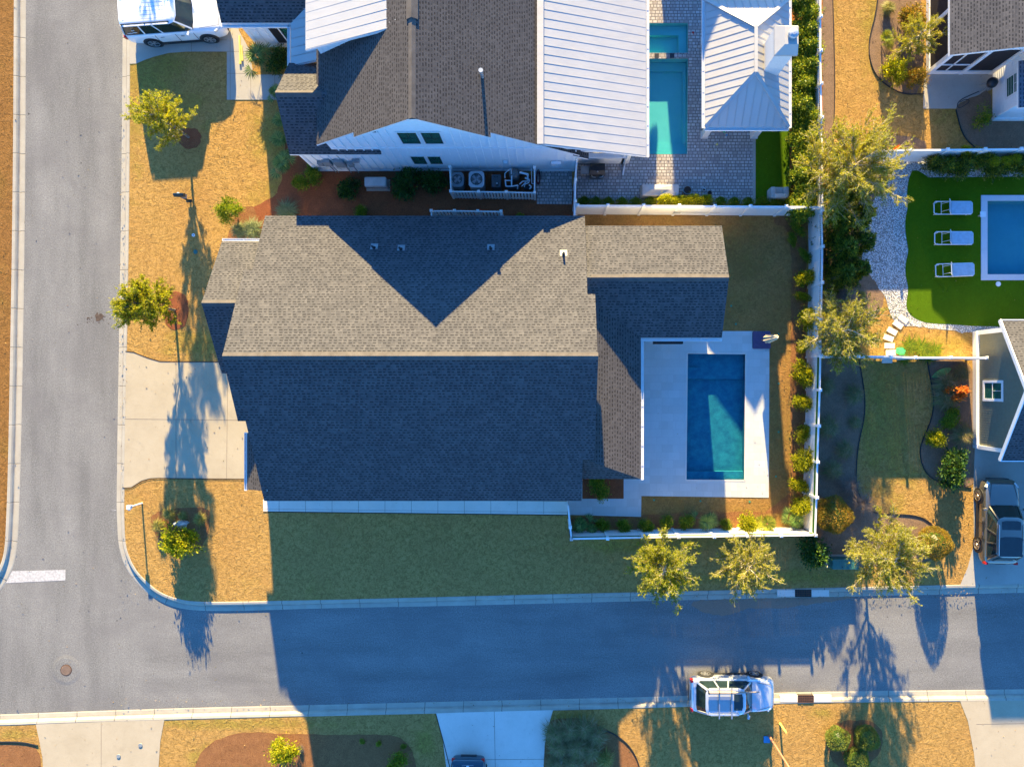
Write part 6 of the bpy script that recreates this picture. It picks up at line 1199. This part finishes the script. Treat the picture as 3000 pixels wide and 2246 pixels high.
def mk_shrub(rx, ry, rz, mat, n=2600, lumps=26, lr=.3, size=.07, name='shrub', cat='shrub', aspect=.5, zc=.5, spiky=.25, hollow=.5):
    rt = proto(name, cat); d = unit(RNG.normal(0, 1, (lumps, 3))); d[:, 2] = np.abs(d[:, 2]) * 1.0 - .12; d = unit(d); rad = RNG.uniform(hollow, 1.0, (lumps, 1)); cen = d * rad * np.array([rx, ry, rz]) * .82 + np.array([0, 0, rz * zc])
    idx = RNG.integers(0, lumps, n); dd = unit(RNG.normal(0, 1, (n, 3)) + np.array([0, 0, .35])); lrv = (lr * RNG.uniform(.6, 1.25, lumps))[idx][:, None]
    C = cen[idx] + dd * lrv * RNG.uniform(.35, 1.0, (n, 1)); sp = RNG.random(n) < spiky; C[sp] += dd[sp] * lrv[sp] * RNG.uniform(.1, .6, (sp.sum(), 1)); C[:, 2] = np.maximum(C[:, 2], .03)
    foliage('foliage', C, dd, size, mat, rt, aspect)
    st = [((0, 0, 0), (cen[i][0] * .8, cen[i][1] * .8, cen[i][2]), .014, .006) for i in range(min(lumps, 12))]; segs_mesh('stem', st, 'bk', rt, 5); return rt
def mk_globe(r, rz, mat, n=5200, size=.045, name='clipped_bush'):
    rt = proto(name, 'bush'); d = unit(RNG.normal(0, 1, (n, 3))); d[:, 2] = d[:, 2] * .9 + .1; d = unit(d)
    wob = 1 + .05 * np.sin(5 * d[:, 0] + 1) + .05 * np.sin(6 * d[:, 1] + 2 * d[:, 2]) + .035 * np.sin(17 * d[:, 0]) * np.sin(15 * d[:, 1]); C = d * np.array([r, r, rz]) * (wob * RNG.uniform(.86, 1.03, n))[:, None] + np.array([0, 0, rz * .92]); C[:, 2] = np.maximum(C[:, 2], .02)
    foliage('foliage', C, d, size, mat, rt, .55, .6); core = MB(); R = []
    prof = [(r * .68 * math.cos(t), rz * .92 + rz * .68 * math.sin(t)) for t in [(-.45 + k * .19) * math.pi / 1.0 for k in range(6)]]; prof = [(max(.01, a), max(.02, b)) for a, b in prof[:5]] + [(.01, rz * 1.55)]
    core.lathe((0, 0, 0), prof, 14); o = core.build('dark_core', M['lf_dark']); o.parent = rt; segs_mesh('stem', [((0, 0, 0), (0, 0, rz * .6), .03, .02)], 'bk', rt, 6); return rt  # solid dark core added inside the leaves to block see-through
def mk_cedar(r, h, mat, n=6500, size=.11):
    rt = proto('cedar', 'tree'); z = RNG.uniform(.0, 1, n) ** .85; a = RNG.uniform(0, 2 * np.pi, n); lob = 1 + .22 * np.sin(3 * a + 7 * z) + .16 * np.sin(7 * a - 9 * z) + .12 * np.sin(13 * a + 21 * z)
    R = r * (1 - z * .80) ** .7 * lob * RNG.uniform(.62, 1.05, n); C = np.stack([R * np.cos(a), R * np.sin(a), .08 + z * h * .97], 1); D = np.stack([np.cos(a), np.sin(a), np.full(n, .75)], 1)
    foliage('crown', C, D, size, mat, rt, .38, .3); segs_mesh('trunk', [((0, 0, 0), (0, 0, h * .9), .07, .015)], 'bk', rt, 8); return rt
def mk_palm(r, h, mat, nf=12, name='dwarf_palm', bl=None):
    rt = proto(name, 'palm'); V = []; segs = []; bl = bl or r * .62
    for i in range(nf):
        az = i * 2.399 + RNG.uniform(-.2, .2); tilt = RNG.uniform(.0, .95) if i % 3 else RNG.uniform(0, .25); pl = r * (.35 + .45 * tilt); tip = np.array([math.cos(az) * pl * tilt * 1.1, math.sin(az) * pl * tilt * 1.1, h * (1.0 - .72 * tilt) + .06]); segs.append(((0, 0, .05), tip, .010, .007))
        out = np.array([math.cos(az), math.sin(az), .9 - 1.2 * tilt]); out /= np.linalg.norm(out); sd = np.array([-math.sin(az), math.cos(az), 0]); up = np.cross(sd, out); nb = 15
        for k in range(nb):
            t = (k / (nb - 1) - .5) * 3.6; d = out * math.cos(t) + sd * math.sin(t) + up * RNG.uniform(-.08, .1); L = bl * (1 - .18 * abs(t) / 1.8) * RNG.uniform(.9, 1.05); w_ = bl * .052; pside = np.cross(d, up); pside /= np.linalg.norm(pside)
            m_ = tip + d * L * .55; e = tip + d * L + np.array([0, 0, -.12 * L]); V += [tip, m_ + pside * w_, e, m_ - pside * w_]
    V = np.array(V); np_mesh('fronds', V, np.arange(len(V)).reshape(-1, 4), mat, rt); segs_mesh('stem', segs, 'bk', rt, 5); return rt
def mk_tuft(r, h, mat, n=420, w_=.012, name='grass_tuft', cat='grass tuft', lean=0.0):
    rt = proto(name, cat); a = RNG.uniform(0, 2 * np.pi, n); t = RNG.uniform(0, 1, n) ** 1.2; L = RNG.uniform(.7, 1.1, n); ab = RNG.uniform(0, 2 * np.pi, n); rb = r * .30 * np.sqrt(RNG.random(n)); b0 = np.stack([np.cos(ab) * rb, np.sin(ab) * rb, np.zeros(n)], 1); dirh = np.stack([np.cos(a), np.sin(a), np.zeros(n)], 1)
    m_ = b0 + dirh * (r * .42 * t * L)[:, None]; m_[:, 2] = h * (1 - .3 * t) * L * .85; e = b0 + dirh * (r * (.35 + .75 * t) * L)[:, None]; e[:, 2] = h * (1.02 - .8 * t) * L; e[:, 0] += lean * r
    s = np.stack([-np.sin(a), np.cos(a), np.zeros(n)], 1) * w_; V = np.stack([b0 - s, m_ - s, m_ + s, b0 + s, m_ - s, e, e + s * .3, m_ + s], 1).reshape(-1, 3); np_mesh('blades', V, np.arange(len(V)).reshape(-1, 4), mat, rt); return rt
_used = {}
def put(pr, px, py, hc, sc, label, group=None, rz=None, sz=None, name=None, z=0.01):
    """px,py: pixel of the crown's middle, hc its height"""
    c = W(px, py, hc); s = (sc, sc, sz if sz else sc) if not isinstance(sc, tuple) else sc; rz = random.uniform(0, 6.28) if rz is None else rz
    if pr.name not in _used: o = pr; _used[pr.name] = 1; o.location = (c.x, c.y, z); o.rotation_euler = (0, 0, rz); o.scale = s; o['label'] = label
    else: o = copy_tree(pr, (c.x, c.y, z), rz, s, label); o.pop('group', None) if 'group' in o else None
    if group: o['group'] = group
    elif 'group' in o: del o['group']
    if name: o.name = name
    return o
# trees
T1 = mk_tree(3.5, 1.15, 'lf_yel', 'paletwig', 28, 26, 16, .050, up=1.15, low=.22, kn=1.25); put(T1, 553, 402, 0, 1, 'tall open yellow green street tree in the shaded front lawn at the upper left', rz=2.0)
T2 = mk_tree(3.9, 1.15, 'lf_yel', 'bk', 34, 30, 18, .052, up=1.1, low=.22, kn=1.25); put(T2, 512, 908, 0, 1, 'bushy yellow green street tree overhanging the left kerb by its mulch ring', rz=.6)
T3 = mk_tree(3.5, 1.5, 'lf_yel', 'paletwig', 32, 28, 20, .048, up=.8, kn=1.1); put(T3, 1918, 1625, 0, 1, 'bright yellow green tree below the pool fence, leftmost of the three roadside trees', rz=1.1)
T4 = mk_tree(3.3, 1.4, 'lf_olive', 'paletwig', 32, 26, 15, .045, up=.75, twigr=.006); put(T4, 2148, 1622, 0, 1, 'twiggy half bare tree with pale branches between the storm drain and the pool fence', rz=.4)
T5 = mk_tree(3.8, 1.85, 'lf_olive', 'paletwig', 38, 30, 16, .050, up=.7, twigr=.006); put(T5, 2530, 1592, 0, 1, 'wide twiggy tree with pale branches above the transformer cabinet', rz=2.6)
T6 = mk_tree(4.4, 2.3, 'lf_olive', 'paletwig', 40, 36, 17, .056, up=.65, twigr=.006, low=.3); put(T6, 2412, 548, 0, 1, 'large wispy olive tree spreading over the fence corner at the upper right', rz=.9)
T7 = mk_tree(3.6, 1.8, 'lf_olive', 'paletwig', 34, 28, 15, .052, up=.6, twigr=.006, low=.3); put(T7, 2405, 980, 0, 1, 'wispy olive tree with pale twigs leaning over the pool yard fence', rz=2.2)
T8 = mk_tree(2.6, 1.1, 'lf_olive', 'paletwig', 20, 20, 15, .045, up=.5, twigr=.004, low=.2); put(T8, 2655, 140, .6, 1, 'wispy grey green small tree beside the screened porch at the top right', rz=1.2, name='small_tree')
put(T1, 478, -420, 0, 1.05, 'tree just beyond the top edge by the white SUV')
S1 = mk_shrub(.78, .7, 1.15, 'lf_mid', 4200, 34, .28, .085, 'small_tree', 'tree', spiky=.3, zc=.65); put(S1, 672, 618, 1.0, 1, 'small rounded green tree at the front corner of the centre house', rz=1)
# clipped and round bushes
Gl = mk_globe(.62, .55, 'lf_globe', 8000); put(Gl, 2457, 2165, .6, 1.0, 'round clipped bush, left one of the three in the pine straw circle', 'round bushes in the pine straw circle'); put(Gl, 2541, 2162, .6, 1.03, 'round clipped bush, right one of the three in the pine straw circle', 'round bushes in the pine straw circle'); put(Gl, 2513, 2228, .6, 1.02, 'round clipped bush, lowest one of the three in the pine straw circle', 'round bushes in the pine straw circle')
Gg = mk_globe(.95, .95, 'lf_gold', 15000, .05); put(Gg, 2446, 1510, 1.1, 1.0, 'big golden green round bush at the outside corner of the pool fence'); put(Gg, 2742, 1592, .9, .88, 'golden round bush at the right of the wide twiggy tree')
# leafy shrubs
Sh = mk_shrub(.72, .72, .75, 'lf_yel', 3200, 34, .26, .09, aspect=.55); Sm = mk_shrub(.6, .6, .6, 'lf_mid', 2400, 26, .22, .08); Sd = mk_shrub(.6, .6, .62, 'lf_dark', 2600, 26, .24, .085, aspect=.6)
Sy = mk_shrub(.62, .62, .8, 'lf_yel', 3000, 28, .22, .08, spiky=.4); Se = mk_shrub(.5, .5, .65, 'lf_mid', 2000, 22, .2, .075, spiky=.4)
put(Sh, 522, 1587, .9, (1.45, 1.25, 1.5), 'dense yellow green shrub in the pine straw bed at the road corner')
put(Sd, 2386, 1615, .9, (1.55, 1.5, 1.5), 'glossy green shrub between the golden bush and the verge')
put(Sd, 2800, 1372, .9, (2.0, 1.35, 1.45), 'wide glossy green shrub above the drive of the champagne car'); put(Sh, 2752, 1285, .7, .78, 'bright yellow green shrub up the bed from the glossy one'); put(Sm, 2792, 1222, .6, (1.25, .8, .9), 'low green shrub with yellow tips under the sage house window')
Sr = mk_shrub(.45, .45, .5, 'lf_red', 900, 14, .16, .08); put(Sr, 2825, 1150, 1.6, (1.2, 1.2, 2.6), 'orange red shrub beside the sage house wall'); put(Sr, 2645, 432, 1.1, (1.0, .6, 1.0), 'small orange red shrub on the white fence below the top right lawn')
put(Sd, 1020, 550, .5, (1.1, 1.0, 1.0), 'dark green shrub left of the standby generator'); put(Sd, 1190, 532, .6, (1.7, 1.25, 1.2), 'wide dark green hedge shrub between generator and picket screen'); put(Sd, 1270, 528, .6, (1.15, 1.2, 1.1), 'dark green shrub touching the picket screen of outdoor units')
put(Se, 882, 536, .4, 1.0, 'thin yellow green shrub in the straw near the white house corner'); put(Se, 918, 510, .5, (.9, 1.3, 1.1), 'bright green shrub against the white house corner'); put(Se, 1060, 624, .3, .8, 'small green sprig just above the centre house roof'); put(Se, 1525, 634, .3, .5, 'tiny green sprig above the centre house roof near the white fence')
put(Sm, 1757, 1430, .8, (1.55, .9, 1.1), 'leafy green shrub in the planter beside the pool deck'); 
put(Sd, 815, 178, .5, (1.35, 1.1, 1.0), 'square dark green shrub under the shuttered window')
put(Sh, 829, 2200, .8, (.85, 1.15, 1.5), 'bright yellow green upright shrub in the pine straw across the street'); put(Sm, 1160, 2236, .5, (1.2, .8, 1.0), 'green shrub at the bottom edge by the dark coupe drive')
for i, (x, y) in enumerate(((1062, 2170), (1110, 2176), (1183, 2184))): put(Se, x, y, .1, (.35, .35, .25), f"tiny green seedling, {('left', 'middle', 'right')[i]} of three in the shaded straw bed", 'seedlings in the shaded straw bed', name='seedling')
So = mk_shrub(.75, .75, .7, 'lf_gold', 3200, 30, .26, .08); put(So, 2682, 45, .9, (1.3, 1.05, 1.1), 'rusty golden shrub at the top right beside the porch'); put(Sh, 2628, 205, .7, 1.05, 'bright yellow green shrub at the bed edge, top right yard'); put(So, 2690, 222, .6, (1.0, .9, .9), 'golden tinted shrub beside the concrete patio, top right'); 
Sb = mk_shrub(.6, .6, .7, 'lf_mid', 900, 16, .24, .08, hollow=.3, spiky=.5); put(Sb, 2888, 335, .8, 1.15, 'open green shrub in the bed below the top right patio')
# backyard pool fence plants, east side
for i, (x, y, s, k) in enumerate(((2338, 668, .9, Se), (2325, 700, .7, Se), (2356, 745, .9, Se), (2358, 815, .9, Sy), (2351, 868, .85, Sy), (2358, 935, 1.0, Sy), (2352, 1010, .95, Sy), (2353, 1095, 1.0, Sy), (2352, 1180, 1.05, Sy), (2347, 1270, .95, Sy), (2352, 1348, 1.15, Sy), (2343, 1420, .9, Sy), (2346, 1480, 1.05, Sy))):  # sunshine put into leaf colour: yellow where lit, green in the shaded corner
    s *= (1.0, 1.1, .9, 1.15, .8, 1.05, .95, 1.2, 1.0, .85, 1.15, 1.05, 1.2)[i]; x += random.uniform(-6, 4)
    put(k, x + 4, y, .6, (s * random.uniform(.6, .85), s * random.uniform(.95, 1.35), s * .95), ['dark thin shrub in the shaded corner of the pool yard, nearest the north fence', 'dark thin shrub just left of the shaded fence corner', 'dark green shrub along the east pool fence, first below the corner pair', 'upright shrub level with the wing roof ridge on the east pool fence', 'upright shrub just below the wing roof ridge on the east pool fence', 'upright shrub above the parasol on the east pool fence', 'upright shrub right of the parasol on the east pool fence', 'yellow green shrub right of the dark end of the pool', 'yellow green shrub right of the upper sunlit deck', 'yellow green shrub right of the middle of the sunlit deck', 'largest yellow green shrub right of the lower pool end', 'yellow green shrub right of the deck lower corner', 'yellow green shrub nearest the south end of the east pool fence'][i], 'shrubs along the east pool fence')
Pa = mk_palm(.75, .8, 'lf_palm', 13); Py = mk_palm(.8, .8, 'lf_palmy', 14, 'yellow_palm')
for i, (x, y, s) in enumerate(((1765, 1538, .8), (1827, 1541, .85), (1895, 1541, .9), (1953, 1531, .85), (2010, 1530, .9), (2128, 1537, .75), (2188, 1530, 1.0))):
    put(Se if i < 6 else Sy, x, y, .5, s, f"small leafy shrub, {('first', 'second', 'third', 'fourth', 'fifth', 'sixth', 'seventh and sunlit')[i]} from the left along the south pool fence", 'shrubs along the south pool fence')
put(Pa, 1700, 1535, .5, .85, 'dwarf fan palm in the shaded lower left corner of the pool yard'); put(Pa, 1735, 1548, .4, .6, 'smaller fan palm beside the corner one at the south fence'); put(Pa, 2070, 1527, .6, .95, 'green fan palm midway along the south pool fence'); put(Py, 2246, 1530, .6, 1.0, 'sunlit yellow fan palm on the south pool fence'); put(Pa, 2325, 1518, .5, 1.0, 'shaded fan palm at the lower right corner of the pool yard')
put(Pa, 757, 168, .7, 1.25, 'broad blue green fan palm at the garage wall corner'); put(Pa, 822, 352, .6, .8, 'fan palm west of the north house, upper of three'); put(Pa, 818, 410, .6, .85, 'fan palm west of the north house, middle of three'); put(Pa, 830, 480, .6, 1.05, 'fan palm by the white house corner, lowest of three'); put(Pa, 806, 268, .5, .7, 'small fan palm poking out by the front walk'); put(Py, 2593, 112, .5, .75, 'yellow green palm at the left of the top right bed')
# grasses
Tg = mk_tuft(.5, .55, 'lf_grassy', 420); Tb = mk_tuft(.75, .8, 'lf_grass', 900); Ts = mk_tuft(.7, .55, 'lf_sage', 700)
for i, (x, y, s) in enumerate(((463, 1540, .9), (494, 1507, .85), (584, 1522, .85), (530, 1512, .6))): put(Tg, x, y, .3, s, f"straw tipped grass tuft, {('left', 'upper left', 'right', 'shaded middle')[i]} one of the corner bed", 'grass tufts in the corner bed')
for i, (x, y, s) in enumerate(((1627, 2150, 1.0), (1668, 2140, 1.05), (1712, 2135, 1.0), (1745, 2155, .95), (1636, 2190, .95), (1690, 2190, 1.05), (1730, 2200, .95), (1680, 2235, .9), (1625, 2240, .7))): put(Tb, x, y, .5, s, f"shaggy grey brown ornamental grass, {('top left', 'second along the top', 'third along the top', 'top right', 'middle left', 'centre', 'middle right', 'bottom centre', 'bottom left by the pale boulder')[i]} of the mass", 'ornamental grasses by the shaded drive')
put(Tg, 1772, 2225, .4, 1.2, 'green spiky grass tuft at the right of the ornamental grasses'); put(Tg, 2607, 22, .4, .95, 'golden grass tuft at the top of the curved top right bed'); put(Ts, 838, 618, .4, 1.0, 'blue green feathery tuft above the front corner of the roof'); put(Ts, 738, 672, .4, 1.0, 'sage feathery tuft beside the front gutter'); put(Ts, 696, 672, .4, .75, 'green feathery tuft left of the sage one by the gutter')
for i, (x, y, s) in enumerate(((2775, 1125, 1.0), (2770, 1165, 1.0), (2822, 1275, .9), (2820, 1092, .7))): put(Tb, x, y, .4, s, f"dark grass clump, {('upper', 'middle', 'lower', 'topmost small')[i]} one in the sage house bed", 'grass clumps in the sage house bed')
for i, (x, y, s) in enumerate(((2422, 1130, .7), (2504, 1156, .75), (2424, 1252, .9), (2507, 1238, .55), (2475, 1318, .75), (2440, 1375, .8))): put(Tb, x, y, .3, s, f"dark low clump, {('first', 'second', 'third', 'fourth', 'fifth', 'last')[i]} down the grey mulch bed east of the fence", 'dark clumps in the grey mulch bed')
Tw = mk_tuft(.95, .8, 'lf_brown', 700, .006, 'bare_shrub', 'shrub'); put(Tw, 2522, 1478, .4, 1.0, 'bare brown twiggy shrub by the curve of the grey mulch bed'); put(Tw, 2490, 1420, .4, .8, 'bare brown twigs above the golden round bush'); put(Tw, 2640, 1560, .5, .8, 'bare twiggy shrub between tree and small golden bush'); put(Tw, 2480, 870, .4, .8, 'bare grey twigs below the dark cedars'); put(Tg, 2527, 862, .2, .5, 'pale small tuft at the edge of the white gravel'); put(Tw, 877, 2196, .3, .3, 'tiny dry palm stub in the pine straw across the street')
# cedars and tall hedge
Ce = mk_cedar(.85, 2.9, 'lf_cedar')
for i, (x, y, s) in enumerate(((2445, 595, 1.0), (2505, 560, .95), (2440, 668, 1.05), (2508, 640, .95), (2450, 740, 1.05), (2515, 715, .9), (2448, 812, 1.0), (2500, 795, .9))): put(Ce, x, y, 1.2, s, f"dark feathery cedar, {('first', 'second', 'third', 'fourth', 'fifth', 'sixth', 'seventh', 'last')[i]} from the north in the clump by the white gravel", 'cedars by the white gravel')
He = mk_shrub(.62, .62, 1.35, 'lf_hedge', 5200, 46, .26, .095, 'hedge_plant', 'hedge plant', spiky=.35, zc=.62)
hp = [(2360, -20), (2378, 35), (2366, 88), (2384, 140), (2368, 195), (2372, 250), (2362, 300), (2374, 352), (2364, 405), (2374, 458), (2364, 510), (2374, 560), (2360, 600)]
for i, (x, y) in enumerate(hp): put(He, x - 4, y, 1.3, random.uniform(1.12, 1.34), f"tall yellow green hedge plant, {('first', 'second', 'third', 'fourth', 'fifth', 'sixth', 'seventh', 'eighth', 'ninth', 'tenth', 'eleventh', 'twelfth', 'thirteenth')[i]} from the top edge by the pavilion", 'tall hedge east of the pavilion', sz=.95)
hx = [1710, 1745, 1782, 1822, 1862, 1905, 1945, 1985, 2025, 2062, 2112, 2152, 2192, 2235, 2275, 2318]
names = ['first', 'second', 'third', 'fourth', 'fifth', 'sixth', 'seventh', 'eighth', 'ninth', 'tenth', 'eleventh', 'twelfth', 'thirteenth', 'fourteenth', 'fifteenth', 'sixteenth']
for i, x in enumerate(hx):
    kk = Sy if i in (6, 7, 8, 9, 15) else Se; s = .85 if kk is Sy else .78; put(kk, x, 590 + random.uniform(-4, 2), .5, (s * 1.05, s * .7, s * 1.05), f"low hedge shrub, {names[i]} from the left along the north patio fence", 'low hedge along the north patio fence', rz=0.0)
eh5 = mk_shrub(.8, .7, 1.1, 'lf_cedar', 4200, 34, .34, .10, 'hedge_plant', 'hedge plant', spiky=.3, zc=.6)
for i, x in enumerate((2765, 2830, 2893, 2955, 3015)): put(eh5, x, 478, 1.1, (1.05, .85, 1.0), f"dark hedge plant above the right pool turf, {names[i]} from the left", 'dark hedge above the right pool turf')
for i, (x, y) in enumerate(((2838, 437), (2922, 468), (2955, 470), (2985, 462))): put(Sy, x, y, 1.7, (.55, .5, .4), f"yellow leaf tuft on top of the dark hedge, {names[i]} from the left", 'yellow tufts on the dark hedge', z=1.2, name='leaf_tuft')
wd = mk_tuft(.5, .12, 'lf_mid', 260, .014, 'weed_patch', 'weeds')
for i, (x, y, s) in enumerate(((2665, 1012, 1.2), (2700, 1020, 1.3), (2740, 1025, 1.0), (2650, 1050, .8), (2720, 1042, 1.0))): put(wd, x, y, .05, s, f"yellow green weed clump, {names[i]} in the sunny patch by the white fence", 'weeds in the sunny patch')

# fallen leaves and grit: nobody could count them
n = 3000; px = RNG.uniform(0, 3000, n); py = RNG.uniform(0, 2246, n)
for cx_, cy_, sx_, sy_, k_ in ((560, 430, 60, 40, 160), (520, 930, 50, 60, 200), (352, 1000, 6, 500, 420), (2000, 1752, 300, 8, 320), (2600, 1735, 200, 10, 300), (1500, 2052, 700, 6, 320), (2480, 600, 60, 120, 260), (2600, 960, 60, 50, 220), (1900, 500, 160, 60, 160), (2300, 1300, 30, 250, 200)):
    px = np.concatenate([px, RNG.normal(cx_, sx_, k_)]); py = np.concatenate([py, RNG.normal(cy_, sy_, k_)])
n = len(px); XY = np.stack([(px - NX) * S, (NY - py) * S], 1)
onroad = ((px > 48) & (px < 352) & (py < 2085)) | ((py > 1790) & (py < 2040))
keep = ~onroad | (RNG.random(n) < .28); inpool = ((px > 2005) & (px < 2190) & (py > 1030) & (py < 1410)) | ((px > 1865) & (px < 2020) & (py < 455)) | ((px > 2885) & (py > 585) & (py < 810)); keep &= ~inpool
Z = np.where(onroad, -.122, .026); C = np.concatenate([XY, Z[:, None]], 1)[keep]; D = np.stack([RNG.normal(0, 1, len(C)), RNG.normal(0, 1, len(C)), np.zeros(len(C))], 1)
o = foliage('leaf_litter', C, D, .06, 'litter', None, .6, .15, .9); o['kind'] = 'stuff'
